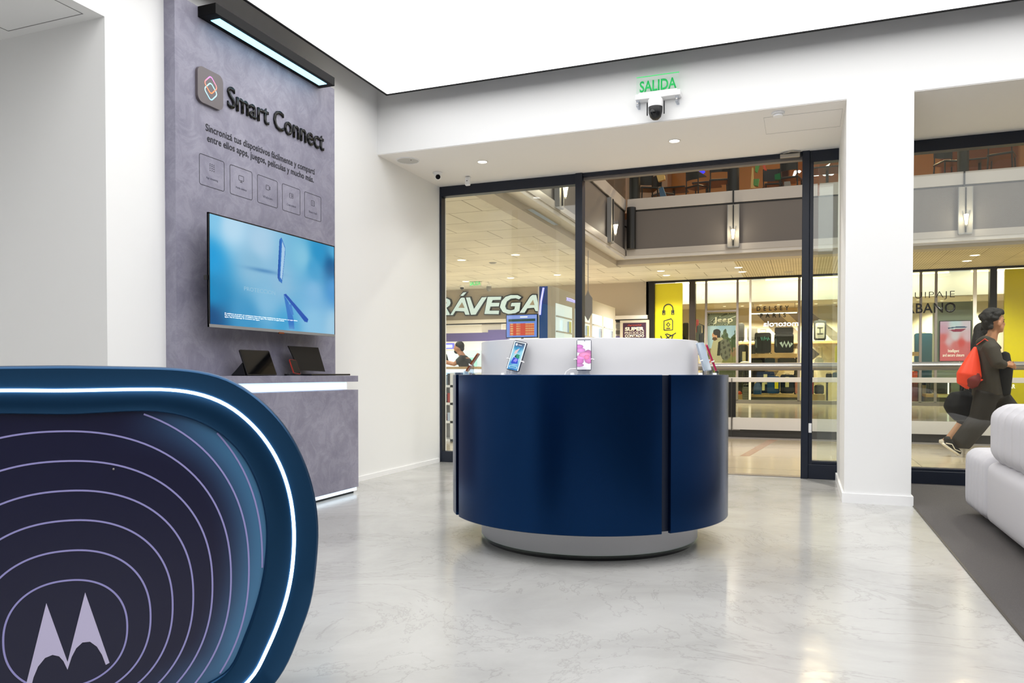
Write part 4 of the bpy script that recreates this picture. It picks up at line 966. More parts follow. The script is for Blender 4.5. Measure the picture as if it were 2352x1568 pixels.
obj('glass_infill', bx(VX-.205, VX-.195, 12.65, 17.6, .3, .87), 'glass_shop', t); obj('kick_panel', bx(VX-.21, VX-.19, 12.65, 17.6, .0, .305), 'mall_white', t)

# ---- downlights in the walkway ceiling
dl = [((1060, 597), 'warm downlight in the tiled mall ceiling, left of the pair in the left window', 1), ((1184, 585), 'warm downlight in the tiled mall ceiling, nearest the camera in the left window', 1), ((1070, 646), 'warm downlight just left of the far green exit sign', 1), ((1173, 638), 'warm downlight right of the hanging mall camera', 1), ((1280, 631), 'warm downlight near the right edge of the left window', 1),
      ((1518, 622), 'rear left of two warm downlights above the yellow panel', 1), ((1531, 632), 'front right of two warm downlights above the yellow panel', 1), ((1696, 614), 'upper of two warm downlights above the luggage shop window', 1), ((1705, 624), 'lower of two warm downlights above the luggage shop window', 1), ((2239, 586), 'upper of two warm downlights seen in the right window', 1), ((2221, 599), 'lower of two warm downlights seen in the right window', 1)]
for (q, lb, k) in dl:
    p = onz(*q, MC); downlight(p[0], p[1], MC, .14, 'down_warm', lb, 'warm downlights in the walkway ceiling', (1, .965, .9), 440, size=2.4)
for x, y in ((-8, 15), (-11, 12.5), (-7.2, 11), (-1, 9.4), (2.5, 9.4), (6, 9.4), (8, 24.2), (11, 24.2)):
    downlight(x, y, MC+(.1 if x > VX and y < 12 else 0), .14, 'down_warm', 'warm downlight in the walkway ceiling outside the photographed shops', 'warm downlights in the walkway ceiling', (1, .965, .9), 480, size=2.4)
p = onz(1132, 603, MC); tag(obj('ceiling_detector', lathe(B(), [(0, -.03), (.07, -.03), (.12, 0)], (p[0], p[1], MC), 24), 'smoke_grey', None, 1), 'small grey disc detector in the tiled mall ceiling', 'smoke detector')
p = onz(1812, 624, MC); tag(obj('ceiling_detector', lathe(B(), [(0, -.03), (.1, -.03), (.16, 0)], (p[0], p[1], MC), 24), 'soffit_trim', None, 1), 'flat beige disc in the slatted ceiling left of the blue door mullion', 'smoke detector')
# far exit sign + cameras
p = ony(1092, 650, 24.6)
t = thing('exit_sign', 'small green lit exit sign hanging from the tiled mall ceiling', 'exit sign', p)
q = ony(1078, 659, 24.6); q2 = ony(1106, 642, 24.6)
obj('sign_plate', bx(q[0], q2[0], 24.59, 24.61, q[2], q2[2]), 'acrylic', t); obj('ceiling_base', bx(q[0]-.03, q2[0]+.03, 24.55, 24.65, q2[2], MC), 'trim_ring', t)
text('lettering', 'SALIDA', (q[0]+.03, 24.585, q[2]+.05), (1, 0, 0), (0, 0, 1), q2[0]-q[0]-.06, .14, 'mint_letter', t, .002, .02)
p = onz(1061, 655, MC); 
t = thing('dome_camera', 'tiny dome camera left of the far green exit sign', 'security camera', (p[0], p[1], MC)); obj('mount', cyl(B(), (p[0], p[1], MC-.08), (p[0], p[1], MC), .09, n=20), 'bright_white', t); obj('dome', sph(B(), (p[0], p[1], MC-.09), .07, 16), 'black_glass', t, 3.1)
p = ony(1123, 655, 24.9)
t = thing('dome_camera', 'hanging white and grey dome camera in front of the large shop lettering', 'security camera', (p[0], p[1], MC)); obj('housing', lathe(B(), [(0, .03), (.08, .02), (.09, -.06)], p, 24), 'bright_white', t, 1); obj('dome', lathe(B(), [(.092, -.04), (.09, -.14), (.055, -.2), (0, -.22)], p, 24), 'smoke_grey', t, 1); obj('drop_pole', cyl(B(), (p[0], p[1], p[2]+.02), (p[0], p[1], MC), .02, n=12), 'bright_white', t)

# =====================================================================================
# ELECTRONICS STORE (left)
# =====================================================================================
es = thing('store_fascia', 'taupe shop fascia carrying big pale RÁVEGA letters in the left window', 'shop fascia', (-9.5, SHY, 3.6))
obj('fascia_board', bx(-18, -5.12, SHY, SHY+.4, 3.08, MC), 'mall_taupe', es)
obj('light_shelf', bx(-18, -5.12, SHY-.25, SHY+.05, 2.93, 3.06), 'trim_ring', es)
obj('shadow_line', bx(-18, -5.12, SHY-.2, SHY+.05, 2.89, 2.93), 'near_black', es)
W0 = ony(985, 722, SHY-.1); W1 = ony(1236, 720, SHY-.1)
def letters():
    z1 = lambda P_: [(1000+x/5.6, 680+y/5.6) for x, y in P_]; z4 = lambda P_: [(1000+x/4.9, 600+y/4.9) for x, y in P_]
    def loop(o_, h_): return o_ if h_ is None else o_+[o_[0]]+h_+[h_[0]]
    L_ = [('letter_r', z1([(20, 30), (150, 30), (185, 48), (196, 85), (184, 118), (142, 150), (182, 222), (188, 243), (130, 243), (88, 165), (60, 165), (45, 240), (-10, 240)]), z1([(70, 65), (60, 120), (110, 122), (138, 108), (150, 84), (138, 64)])),
          ('letter_a', z1([(192, 243), (325, 28), (345, 18), (375, 20), (440, 238), (388, 238), (370, 195), (258, 190), (225, 243)]), z1([(345, 75), (295, 150), (378, 152)])),
          ('letter_v', z1([(395, 18), (445, 15), (498, 165), (600, 15), (662, 12), (518, 236), (460, 240)]), None),
          ('letter_e', z4([(590, 400), (742, 398), (735, 432), (645, 435), (632, 467), (722, 467), (714, 506), (620, 508), (608, 555), (717, 555), (712, 594), (553, 592)]), None),
          ('letter_g', z4([(967, 402), (942, 428), (905, 415), (850, 420), (805, 450), (785, 505), (800, 540), (850, 552), (890, 540), (898, 505), (850, 505), (858, 468), (958, 464), (945, 558), (900, 583), (820, 592), (760, 570), (728, 515), (745, 450), (790, 400), (850, 380), (925, 380)]), None),
          ('letter_a', z4([(948, 580), (1070, 395), (1095, 378), (1135, 378), (1175, 560), (1128, 560), (1112, 522), (1035, 528), (1005, 578)]), z4([(1100, 430), (1058, 492), (1118, 492)])),
          ('letter_accent', z4([(282, 387), (316, 350), (350, 347), (312, 389)]), None)]
    for nm, o_, h_ in L_:
        O_ = [Vector((ony(x, y, SHY-.11)[0], ony(x, y, SHY-.11)[2], 0)) for x, y in o_]; H_ = None if h_ is None else [Vector((ony(x, y, SHY-.11)[0], ony(x, y, SHY-.11)[2], 0)) for x, y in h_]
        ar = lambda P_: sum(p.x*q.y-q.x*p.y for p, q in zip(P_, P_[1:]+P_[:1]))
        if ar(O_) < 0: O_.reverse()
        if H_ and ar(H_) > 0: H_.reverse()
        if H_:   # bridge from the nearest outline corner
            i0 = min(range(len(O_)), key=lambda i: min((O_[i]-h).length for h in H_)); j0 = min(range(len(H_)), key=lambda j: (H_[j]-O_[i0]).length)
            P_ = O_[:i0+1]+H_[j0:]+H_[:j0+1]+O_[i0:]
        else: P_ = O_
        f_ = obj(nm, prism(B(), [(p.x, p.y) for p in P_], (0, SHY-.11, 0), (1, 0, 0), (0, 0, 1), (0, -1, 0), .014), 'fascia_letter', es)
        N_ = len(O_); G_ = []
        for i in range(N_):
            d1 = (O_[i]-O_[i-1]).normalized(); d2 = (O_[(i+1) % N_]-O_[i]).normalized(); nn = Vector((d1.y+d2.y, -d1.x-d2.x, 0)); nn = nn.normalized() if nn.length > .2 else Vector((d1.y, -d1.x, 0)); G_.append(O_[i]+nn*.045)
        obj('letter_side', prism(B(), [(p.x, p.y) for p in G_], (0, SHY-.108, 0), (1, 0, 0), (0, 0, 1), (0, 1, 0), .108), 'letter_side', f_)
        if H_: obj('letter_inside', prism(B(), [(p.x, p.y) for p in H_[::-1]], (0, SHY-.1095, 0), (1, 0, 0), (0, 0, 1), (0, -1, 0), .001), 'mall_taupe', f_)
letters()
struct('wall_store', bx(-18, -5.2, 33, 33.2, 0, MC), 'mall_white'); struct('ceiling_store', bx(-18, -5.12, SHY+.4, 33, 3.3, MC), 'bright_white'); struct('floor_store', bx(-18, -5.12, SHY, 33, -.3, 0), 'mall_floor_tiles')
struct('wall_party', bx(-5.2, -5.12, SHY, 33, 0, MC), 'shop_wall'); struct('wall_far_left', bx(-18.2, -18, FY, 33, 0, MC), 'mall_white')
for i, x in enumerate((-14, -11, -8.5)):  # unseen area lights added to brighten the store interior
    l = bpy.data.lights.new('store_fill', 'AREA'); l.energy = 330; l.size = 1.6; l.color = (.9, .95, 1); lo = bpy.data.objects.new('store_fill', l); COL.objects.link(lo); lo.location = (x, 29.5, 3.28)
# purple sign band
def rect_at(x0, y0, x1, y1, Y, dep): a_ = ony(x0, y1, Y); b_ = ony(x1, y0, Y); c_ = ony(x0, y0, Y); d_ = ony(x1, y1, Y); return (a_[0], b_[0], Y, Y+dep, (a_[2]+d_[2])/2, (b_[2]+c_[2])/2)
t = thing('sign_band', 'muted purple sign band under the store fascia in the left window', 'sign', ony(1090, 775, SHY-.2)); q = ony(1130, 757, SHY-.1); obj('wall_bracket', bx(q[0]-.4, q[0]+.4, SHY-.15, SHY-.05, q[2]-.1, 2.9), 'mall_white', t); obj('band', bx(*rect_at(1024, 764, 1166, 783, SHY-.2, .2)), 'purple_sign', t); obj('raised_end', bx(*rect_at(1121, 757, 1166, 783, SHY-.24, .2)), 'purple_sign', t)
t = thing('sign_band', 'small lilac glowing sign above the kiosk at the left window edge', 'sign', ony(1020, 794, 18)); obj('lightbox', bx(*rect_at(985, 788, 1040, 801, 18, .1)), 'lilac_sign', t); obj('white_pill', bx(*rect_at(1021, 792, 1038, 798, 17.97, .02)), 'glow_white', t); q = ony(1000, 801, 18.05); obj('floor_pole', cyl(B(), (q[0], 18.05, 0), (q[0], 18.05, q[2]), .03, n=12), 'steel', t)
# price screen
t = thing('price_screen', 'hanging blue screen with an orange exchange-rate table in the left window', 'screen', ony(1199, 775, 16))
R_ = rect_at(1162, 721, 1235, 776, 16, .06); obj('screen_case', bx(*R_, bev=.008), 'black_plastic', t)
def price(U, V):
    c = np.ones(U.shape+(3,))*rgb('6f8fe0'); k = (V > .84) & (V < .97); c[k] = rgb('8fa4e8')
    k = (V > .7) & (V < .82) & (U > .06) & (U < .95); c[k] = rgb('16443c')
    k = (V > .08) & (V < .62) & (U > .1) & (U < .92); c[k] = rgb('d8492a')
    k2 = k & ((V*9.5) % 1 > .35) & (((U > .62) & ((U*26) % 1 > .25)) | ((U > .13) & (U < .22)) | ((U > .32) & (U < .46) & ((U*22) % 1 > .3))); c[k2] = rgb('e8b070')
    k = (V > .88) & (V < .94) & (U > .45) & (U < .7); c[k] = 1
    return c
paint('screen', (R_[0]+.02, 15.995, R_[4]+.02), (1, 0, 0), (0, 0, 1), R_[1]-R_[0]-.04, R_[5]-R_[4]-.04, 90, 70, price, 'screen_image', t)
obj('floor_pole', cyl(B(), ((R_[0]+R_[1])/2, 16.04, 0), ((R_[0]+R_[1])/2, 16.04, R_[4]+.1), .03, n=12), 'steel', t)
# blue totem
t = thing('totem_sign', 'tall dark blue totem with a glowing lilac edge right of the RÁVEGA letters', 'sign', (ony(1250, 780, 19)[0], 19, 0))
R_ = rect_at(1239, 657, 1265, 780, 19, .25); obj('totem_body', bx(R_[0], R_[1], 19, 19.25, 0, R_[5]), 'totem_blue', t)
obj('side_edge', bx(R_[1], R_[1]+.03, 18.99, 19.26, 0, R_[5]), 'totem_glow', t); obj('side_edge', bx(R_[0]-.04, R_[0]-.005, 18.99, 19.26, 0, R_[5]), 'trim_ring', t)
zt_ = R_[5]; obj('glow_curve', strip(B(), [(R_[0]+.02, zt_-.75), (R_[0]+.05, zt_-.4), (R_[0]+.12, zt_-.04)], .05, (0, 18.985, 0), (1, 0, 0), (0, 0, 1), (0, -1, 0), .01), 'totem_glow', t)
obj('glow_letter', bx(R_[1]-.03, R_[1]+.05, 18.97, 18.99, zt_-.95, zt_-.68), 'totem_glow', t)
# white display pavilion (lit cases)
px_ = -6.1
mat('case_frame', 'ddd2bb', .4)
pv = thing('display_pavilion', 'cream pavilion of lit display cases between the totem and the sale poster', 'display case', (px_-.05, 22.3, 0))
obj('pavilion_body', bx(px_-.1, px_, 18.75, 25.9, 0, 3.28), 'shop_wall', pv)
mat('case_glow', 'dfe9ea', .3, em='dceef0', es=.55)
for i, (a_, b_) in enumerate(((19.1, 20.6), (20.9, 22.5), (22.8, 24.0), (24.25, 25.5))):
    cs = obj('display_window', bx(px_+.002, px_+.012, a_, b_, .6, 2.86), 'case_glow', pv)
    bm = B()
    for z_ in (1.35, 2.1, 2.5): box(bm, px_+.012, px_+.05, a_, b_, z_, z_+.04)
    obj('shelf', bm, 'mall_white', cs)
    for r_ in range(4):
        y_ = a_+.15+r_*(b_-a_-.3)/4; z_ = 2.14 if r_ % 2 else 1.39
        obj('boxed_goods', bx(px_+.012, px_+.06, y_, y_+.22, z_, z_+.2+.1*(r_ % 2)), 'case_glow' if r_ % 3 else 'silver_phone', cs)
obj('glow_script', strip(strip(B(), [(20.1+.07*i, 3.02+.05*(i % 2)) for i in range(13)], .02, (px_+.004, 0, 0), (0, 1, 0), (0, 0, 1), (1, 0, 0), .004), [(20.1, 3.09), (20.5, 3.1), (20.95, 3.08)], .02, (px_+.004, 0, 0), (0, 1, 0), (0, 0, 1), (1, 0, 0), .004), 'totem_glow', pv)
t_em = tag(obj('hanging_emblem', prism(B(), [(0, -.42), (.16, -.2), (.16, .2), (.06, .3), (0, .42), (-.06, .3), (-.16, .2), (-.16, -.2)], (ony(1350, 703, 19)[0], 19, ony(1350, 701, 19)[2]), (.7, 0, 0), (0, 0, .95), (0, 1, 0), .05), 'smoke_grey'), 'grey pointed emblem panel hanging in front of the display pavilion', 'emblem')
obj('hanger_rod', cyl(B(), (ony(1350, 703, 19)[0], 19.02, ony(1350, 682, 19)[2]), (ony(1350, 703, 19)[0], 19.02, MC), .012, n=8), 'steel', t_em)
# sale poster
t = thing('sale_poster', 'plum SUPER PRECIOS DE CONTADO poster in a cream frame left of the black column', 'poster', ony(1457, 790, SHY-.3))
R_ = rect_at(1424, 735, 1490, 800, SHY-.3, .12); obj('poster_frame', bx(R_[0], R_[1], SHY-.3, SHY-.18, .3, R_[5]), 'shop_wall', t)
R2 = rect_at(1431, 741, 1484, 800, SHY-.31, .01); obj('poster_sheet', bx(R2[0], R2[1], SHY-.315, SHY-.3, .6, R2[5]), 'poster_plum', t)
w_ = R2[1]-R2[0]
def pl(y0, y1): return ony(1450, y1, SHY-.32)[2], abs(ony(1450, y0, SHY-.32)[2]-ony(1450, y1, SHY-.32)[2])
for s_, y0, y1, fr, m_, bd in (('¡Aprovechá!', 744.5, 749.5, .6, 'poster_red', .0), ('SUPER', 751, 760, .84, 'paper', .05), ('PRECIOS DE', 761.5, 767, .84, 'paper', 0), ('CONTADO', 768, 774.5, .84, 'paper', .04), ('HASTA 30 DE NOVIEMBRE', 780, 784, .8, 'paper', 0)):
    if s_.startswith('HASTA'): continue
    z_, h_ = pl(y0, y1); text('poster_line', s_, (R2[0]+w_*(1-fr)/2, SHY-.32, z_), (1, 0, 0), (0, 0, 1), w_*fr, h_, m_, t, .003, bd)
# store shelves behind poster
t = thing('wall_shelf', 'narrow shelf of boxed goods between the pavilion and the sale poster', 'shelf', ony(1418, 800, SHY-.05)); R_ = rect_at(1413, 727, 1425, 800, SHY-.1, .3)
obj('shelf_frame', bx(R_[0], R_[1], SHY, SHY+.2, 0, R_[5]), 'mall_white', t)
for i in range(5): obj('boxed_goods', bx(R_[0]+.02, R_[1]-.02, SHY-.1, SHY+.0, 2.0+i*.21, 2.13+i*.21), ['case_charcoal', 'purple_sign', 'case_grey', 'smoke_grey', 'case_charcoal'][i], t)
# kiosk in the left walkway
kx0, kx1 = ony(985, 900, 10.2)[0], ony(1102, 900, 10.2)[0]
ko = thing('kiosk', 'white phone kiosk with timber counter top and lit shelves behind the left window', 'kiosk', ((kx0+kx1)/2, 10.5, 0))
obj('counter_top', bx(kx0, kx1, 10.1, 10.75, 1.07, 1.105, bev=.003), 'wood', ko)
obj('light_strip', bx(kx0+.02, kx1-.02, 10.14, 10.7, 1.02, 1.068), 'led_strip', ko)
obj('back_panel', bx(kx0+.02, kx1-.02, 10.62, 10.7, 0, 1.02), 'bright_white', ko)
obj('side_panel', bx(ony(1037, 900, 10.2)[0], ony(1046, 900, 10.2)[0], 10.15, 10.62, 0, 1.02), 'bright_white', ko); obj('side_panel', bx(kx1-.06, kx1-.02, 10.15, 10.62, 0, 1.02), 'bright_white', ko); obj('side_panel', bx(kx0+.02, kx0+.06, 10.15, 10.62, 0, 1.02), 'bright_white', ko)
for z_ in (.0, .27, .54, .80): obj('shelf', bx(kx0+.02, kx1-.02, 10.15, 10.62, z_, z_+.035), 'bright_white', ko)
cl = ['case_blue', 'bright_white', 'case_red', 'case_charcoal', 'silver_phone', 'case_navy']
cnt = 0
for r_, z_ in enumerate((.575, .835, .305)):
    for q in range(7):
        x = ony(1010, 900, 10.2)[0]+q*.125; hh = [.12, .15, .1][r_]+.02*(q % 3)
        if x > kx1-.1: continue
        w__ = ['top', 'middle', 'lower'][[1, 0, 2][r_]]
        tag(obj('accessory_box', bx(x, x+.09, 10.2, 10.3, z_, z_+hh, bev=.004), cl[(q*2+r_) % 6]), 'small accessory box on the %s shelf of the white kiosk' % w__, 'box', 'accessory boxes on the %s kiosk shelf' % w__)
t = thing('headphones', 'dark headphones on the upper kiosk shelf beside the left window edge', 'headphones', (ony(1027, 870, 10.15)[0], 10.17, .835)); hx = ony(1027, 880, 10.15)[0]
for s_ in (-.07, .06): obj('ear_cup', cyl(B(), (hx+s_, 10.155, .875), (hx+s_, 10.185, .875), .035, n=20), 'case_charcoal', t)
obj('headband', tube(B(), [(hx-.07, 10.17, .90), (hx-.05, 10.17, .96), (hx, 10.17, .985), (hx+.045, 10.17, .96), (hx+.06, 10.17, .90)], .006), 'case_charcoal', t)
# second kiosk counter behind the man
t = thing('kiosk', 'pale kiosk cabinet behind the man with the phone in the left window', 'kiosk', (-6.6, 14.8, 0)); R_ = rect_at(985, 805, 1105, 858, 15.2, .5)
obj('cabinet', bx(R_[0], R_[1], 15.2, 15.7, 0, R_[5]), 'case_glow', t); obj('glass_case', bx(R_[0]+.9, R_[1]-.1, 15.0, 15.2, .5, 1.35), 'green_glass', t); obj('blue_edge', bx(R_[1]-.5, R_[1]-.05, 14.98, 15.0, 1.0, 1.12), 'case_navy', t)

# =====================================================================================
# LUGGAGE SHOP
# =====================================================================================
struct('floor_shop', bx(-5.12, WID, SHY, 31.5, -.3, .0), 'shop_floor_tiles')
mat('mural_cream', 'ddd4bd', .85)
def mural(pts, m, n_):
    P_ = [ony(x_, y_, 31.2) for x_, y_ in pts]; struct('trim_%d' % n_, prism(B(), [(q[0], q[2]) for q in P_], (0, 31.2, 0), (1, 0, 0), (0, 0, 1), (0, -1, 0), .012), m)
mural([(1735, 718), (1786, 718), (1834, 762), (1834, 800), (1812, 800)], 'diag_grey', 20)
mural([(1808, 718), (1834, 718), (1834, 742)], 'diag_grey', 21)
mural([(1862, 716), (1862, 736), (1900, 770), (1950, 815), (1960, 800), (1925, 765)], 'diag_grey', 22)
mural([(1916, 700), (1950, 700), (1950, 728)], 'diag_yellow', 23)
mural([(1858, 792), (1882, 813), (1858, 832)], 'diag_dark', 24)
mural([(1870, 786), (1882, 786), (1925, 818), (1900, 826)], 'mural_cream', 25)
mural([(1760, 800), (1800, 834), (1770, 880), (1735, 850)], 'diag_grey', 26)
mural([(1790, 900), (1834, 846), (1834, 900)], 'diag_dark', 27)
mural([(2060, 720), (2090, 745), (2060, 770)], 'diag_grey', 28)
struct('wall_shop_back', bx(-5.12, WID, 31.2, 31.4, 0, MC), 'shop_wall')
struct('ceiling_shop', bx(-5.12, WID, SHY+.95, 31.3, 3.58, 3.7), 'shop_wall')
struct('wall_shop_bulkhead', bx(-5.12, WID, SHY+.9, SHY+1.0, 3.5, MC), 'bright_white')
struct('trim_14', bx(-5.12, WID, SHY-.06, SHY+.06, MC-.07, MC+.01), 'near_black')
struct('trim_15', bx(-5.12, WID, SHY-.03, SHY+.3, 0, .12), 'mall_grey')
ws = struct('window_4', bx(-3.5, 5.25, SHY-.006, SHY+.006, .12, MC-.07), 'glass_shop')
for px0_, px1_, m_, nm in ((1619, 1624, 'mall_grey', 'window_post'), (1691, 1696, 'mall_grey', 'window_post'), (1720.5, 1725.5, 'trim_ring', 'window_post'), (1832, 1838, 'mall_grey', 'window_post'), (2111, 2117, 'mall_grey', 'window_post'), (2146, 2152, 'mall_grey', 'window_post'), (2234, 2242, 'trim_ring', 'window_post')):
    struct(nm, bx(ony(px0_, 800, SHY)[0], ony(px1_, 800, SHY)[0], SHY-.03, SHY+.05, .1, MC-.07), m_, ws)
struct('window_transom', bx(ony(1624, 717, SHY)[0], ony(1691, 717, SHY)[0], SHY-.03, SHY+.05, 3.11, 3.17), 'mall_grey', ws)
for px0_, px1_, lb, m_ in ((1490, 1503, 'black column between the sale poster and the yellow luggage shop panel', 'near_black'), (1583, 1597, 'dark brown column between the yellow panel and the luggage shop window', 'dark_brown'), (2272, 2288, 'black column left of the olive yellow panel in the right window', 'near_black')):
    tag(obj('shop_column', bx(ony(px0_, 800, SHY-.1)[0], ony(px1_, 800, SHY-.1)[0], SHY-.15, SHY+.1, 0, MC-.07), m_), lb, 'column')
# yellow panel with pictograms
X0, X1 = ony(1504.5, 800, SHY-.05)[0], ony(1567, 800, SHY-.05)[0]
yp = thing('yellow_panel', 'bright yellow panel with headphone, passport and plane pictograms', 'panel', ((X0+X1)/2, SHY, 0))
obj('board', bx(X0, X1, SHY-.06, SHY+.05, 0, MC-.1), 'yellow_panel', yp)
def icon(px_, py_, strokes, wd=.035, cl=False):
    c_ = ony(px_, py_, SHY-.07); bm = B()
    for s_ in strokes: strip(bm, s_, wd, c_, (1, 0, 0), (0, 0, 1), (0, -1, 0), .006)
    return bm
arc = [(.16*math.cos(a), .16*math.sin(a)+.03) for a in np.linspace(PI, 0, 9)]
obj('headphone_pictogram', icon(1535, 711, [[(-.16, -.12)]+arc+[(.16, -.12)], [(-.19, -.02), (-.19, -.17), (-.12, -.17), (-.12, -.02)], [(.19, -.02), (.19, -.17), (.12, -.17), (.12, -.02)]]), 'case_charcoal', yp)
obj('passport_pictogram', icon(1535, 745, [[(-.15, -.19), (.15, -.19), (.15, .13), (.1, .2), (-.15, .13), (-.15, -.19)], [(-.06, .0), (0, .07), (.06, 0), (0, -.07), (-.06, 0)], [(-.07, -.13), (.07, -.13)]]), 'case_charcoal', yp)
obj('plane_pictogram', icon(1536, 773, [[(-.25, -.06), (-.12, -.08), (.2, .1), (.25, .13)], [(-.03, -.02), (-.12, .1), (-.06, .1), (.09, .04)], [(.0, -.02), (.02, -.15), (.08, -.14), (.15, .06)], [(-.25, -.05), (-.28, .04)]]), 'case_charcoal', yp)
X0, X1 = ony(2306, 800, SHY-.05)[0], 9.0
t = thing('yellow_panel', 'olive yellow panel at the far right edge behind the walking man', 'panel', ((X0+X1)/2, SHY, 0)); obj('board', bx(X0, X1, SHY-.06, SHY+.05, 0, MC-.1), 'diag_yellow', t); mat('olive_panel', 'c9bb14', .25)
t.children[0].data.materials[0] = M['olive_panel']
q = ony(2317, 892, SHY-.08); text('lettering', 'AR', (q[0], SHY-.07, q[2]), (1, 0, 0), (0, 0, 1), .17, .13, 'white_letter', t, .004, .03)
# lettering on the glass
def glass_text(s_, x0, y0, x1, y1, m_, label, bold, cat='lettering', sp=1, mirror=False, Y=SHY-.03):
    a_ = ony(x0, y1, Y); b_ = ony(x1, y0, Y); t_ = (a_[2]+ony(x1, y1, Y)[2])/2; h_ = abs(ony((x0+x1)/2, y0, Y)[2]-ony((x0+x1)/2, y1, Y)[2])
    if mirror: o_ = text('glass_lettering', s_, (b_[0], Y, t_), (-1, 0, 0), (0, 0, 1), b_[0]-a_[0], h_, m_, None, .004, bold, sp)  # mirrored letters imitate a reflection in the glass
    else: o_ = text('glass_lettering', s_, (a_[0], Y, t_), (1, 0, 0), (0, 0, 1), b_[0]-a_[0], h_, m_, None, .004, bold, sp)
    return tag(o_, label, cat)
glass_text('DELSEY', 1738, 702.5, 1812, 713, 'black_letter', 'black DELSEY lettering on the luggage shop window', .022, sp=1.9)
glass_text('PARIS', 1746, 719, 1805, 729, 'black_letter', 'black PARIS lettering below DELSEY on the luggage shop window', .022, sp=1.9)
glass_text('motorola', 1753, 737, 1834, 749, 'glow_white', 'mirrored motorola reflection imitated by glowing white lettering on the luggage shop window', .0, mirror=True)  # reflection of a sign, put in as glowing mirrored letters
glass_text('EQUIPAJE', 2060, 670, 2193, 689, 'black_letter', 'thin black EQUIPAJE lettering on the glass in the right window', -.015, sp=1.15)
glass_text('URBANO', 2060, 696, 2195, 719, 'black_letter', 'bold black URBANO lettering on the glass in the right window', .015, sp=1.05)
glass_text('S', 1937, 647, 1946, 659, 'black_letter', 'black letter curve at the pillar edge in the narrow pane', .02)
# outdoor poster
X0, X1 = ony(1625, 800, SHY+.1)[0], ony(1690, 800, SHY+.1)[0]
jp = thing('backpack_poster', 'window poster reading Jeep above a bearded hiker with a grey backpack among trees', 'poster', ((X0+X1)/2, SHY+.1, 0))
zT = ony(1650, 719, SHY+.1)[2]; zM = ony(1650, 748, SHY+.1)[2]; zB_ = ony(1650, 834, SHY+.1)[2]
obj('poster_board', bx(X0, X1, SHY+.1, SHY+.13, .2, zT), 'case_green', jp)
def topo(U, V):
    f_ = np.sin(U*6+np.sin(V*5)*1.5)*2+np.cos(V*4-U*5)*2+U*3; l_ = np.abs((f_*1.4) % 1-.5) < .12
    c = np.ones(U.shape+(3,))*rgb('4b4f3c'); c[l_] = rgb('c9cbb8'); return c
paint('topographic_header', (X0, SHY+.095, zM), (1, 0, 0), (0, 0, 1), X1-X0, zT-zM, 110, 60, topo, 'printed_image', jp)
text('poster_lettering', 'Jeep', (X0+.2, SHY+.09, zM+.06), (1, 0, 0), (0, 0, 1), (X1-X0)*.68, (zT-zM)*.55, 'paper', jp, .004, .03)
def hiker(U, V):
    c = idw(U, V, [(.5, 1, '93b4e0'), (.2, .8, 'b7cdea'), (.1, .6, 'a9c4e8'), (.5, .7, 'c4d4ea'), (.9, .9, 'a0bce4')], 1, 3)
    n_ = np.sin(U*37+V*11)+np.sin(V*43-U*17)+np.sin(U*91)*.5
    k = (V < .62+.28*np.exp(-((U-.62)/.13)**2)+.03*n_) & (U > .42); c[k] = rgb('4f5f3f'); k &= n_ > .4; c[k] = rgb('39472e')
    k = (V < .5+.03*n_+.32*np.exp(-((U-.95)/.12)**2)) & (U > .75); c[k] = rgb('41513a')
    k = (V < .36+.04*n_); c[k] = rgb('8a6b55'); k = (V < .2+.02*n_); c[k] = rgb('7c7a4c')
    k = inpoly(U, V, [(.08, .05), (.12, .35), (.2, .6), (.3, .68), (.5, .7), (.62, .6), (.66, .4), (.55, .1), (.5, 0), (.08, 0)]); c[k] = rgb('b3aa94')
    k = inpoly(U, V, [(.42, .3), (.46, .6), (.6, .66), (.76, .6), (.84, .4), (.8, .15), (.66, .06), (.52, .12)]); c[k] = rgb('6b6a62'); k &= n_ > .7; c[k] = rgb('45443f')
    k = inpoly(U, V, [(.34, .2), (.38, .56), (.46, .6), (.45, .2)]); c[k] = rgb('26241f')
    k = ((U-.28)/.12)**2+((V-.75)/.11)**2 < 1; c[k] = rgb('c98f70')
    k = inpoly(U, V, [(.16, .64), (.2, .7), (.3, .7), (.36, .64), (.26, .6)]); c[k] = rgb('5a3a2c')
    k = (((U-.33)/.14)**2+((V-.83)/.085)**2 < 1) & ((U > .2)); c[k] = rgb('1f1712'); k = inpoly(U, V, [(.34, .68), (.46, .68), (.46, .86), (.34, .86)]); c[k] = rgb('1f1712')
    k = inpoly(U, V, [(.0, .0), (.15, .0), (.12, .1), (0, .14)]); c[k] = rgb('c8503c')
    return c
paint('hiker_photo', (X0, SHY+.095, zB_), (1, 0, 0), (0, 0, 1), X1-X0, zM-zB_, 110, 140, hiker, 'printed_image', jp)
# shop spotlights
for i, (q, lb) in enumerate((((1664, 704), 'small spotlight in the luggage shop ceiling above the Jeep poster'), ((1705, 703), 'small spotlight right of the Jeep poster top'), ((1747, 701), 'small spotlight above the letter D of DELSEY'), ((1788, 700), 'small spotlight above the middle of DELSEY'), ((1831, 698), 'small spotlight left of the blue door mullion'), ((1874, 698), 'small spotlight left of the joint in the narrow pane'), ((1918, 696), 'small spotlight right of the joint in the narrow pane'), ((2109, 689), 'small spotlight above the letter R of URBANO'), ((2163, 691), 'small spotlight above the letter N of URBANO'), ((2234, 689), 'small spotlight right of the EQUIPAJE lettering'))):
    p = onz(*q, 3.57); y = min(max(p[1], SHY+.8), 30.6); x = ony(q[0], q[1], y)[0]
    downlight(x, y, 3.58, .07, 'spot_warm', lb, 'spotlights in the luggage shop ceiling', (1, .9, .72), 520, 'spotlight', 2.3, 'ceiling_spotlight')
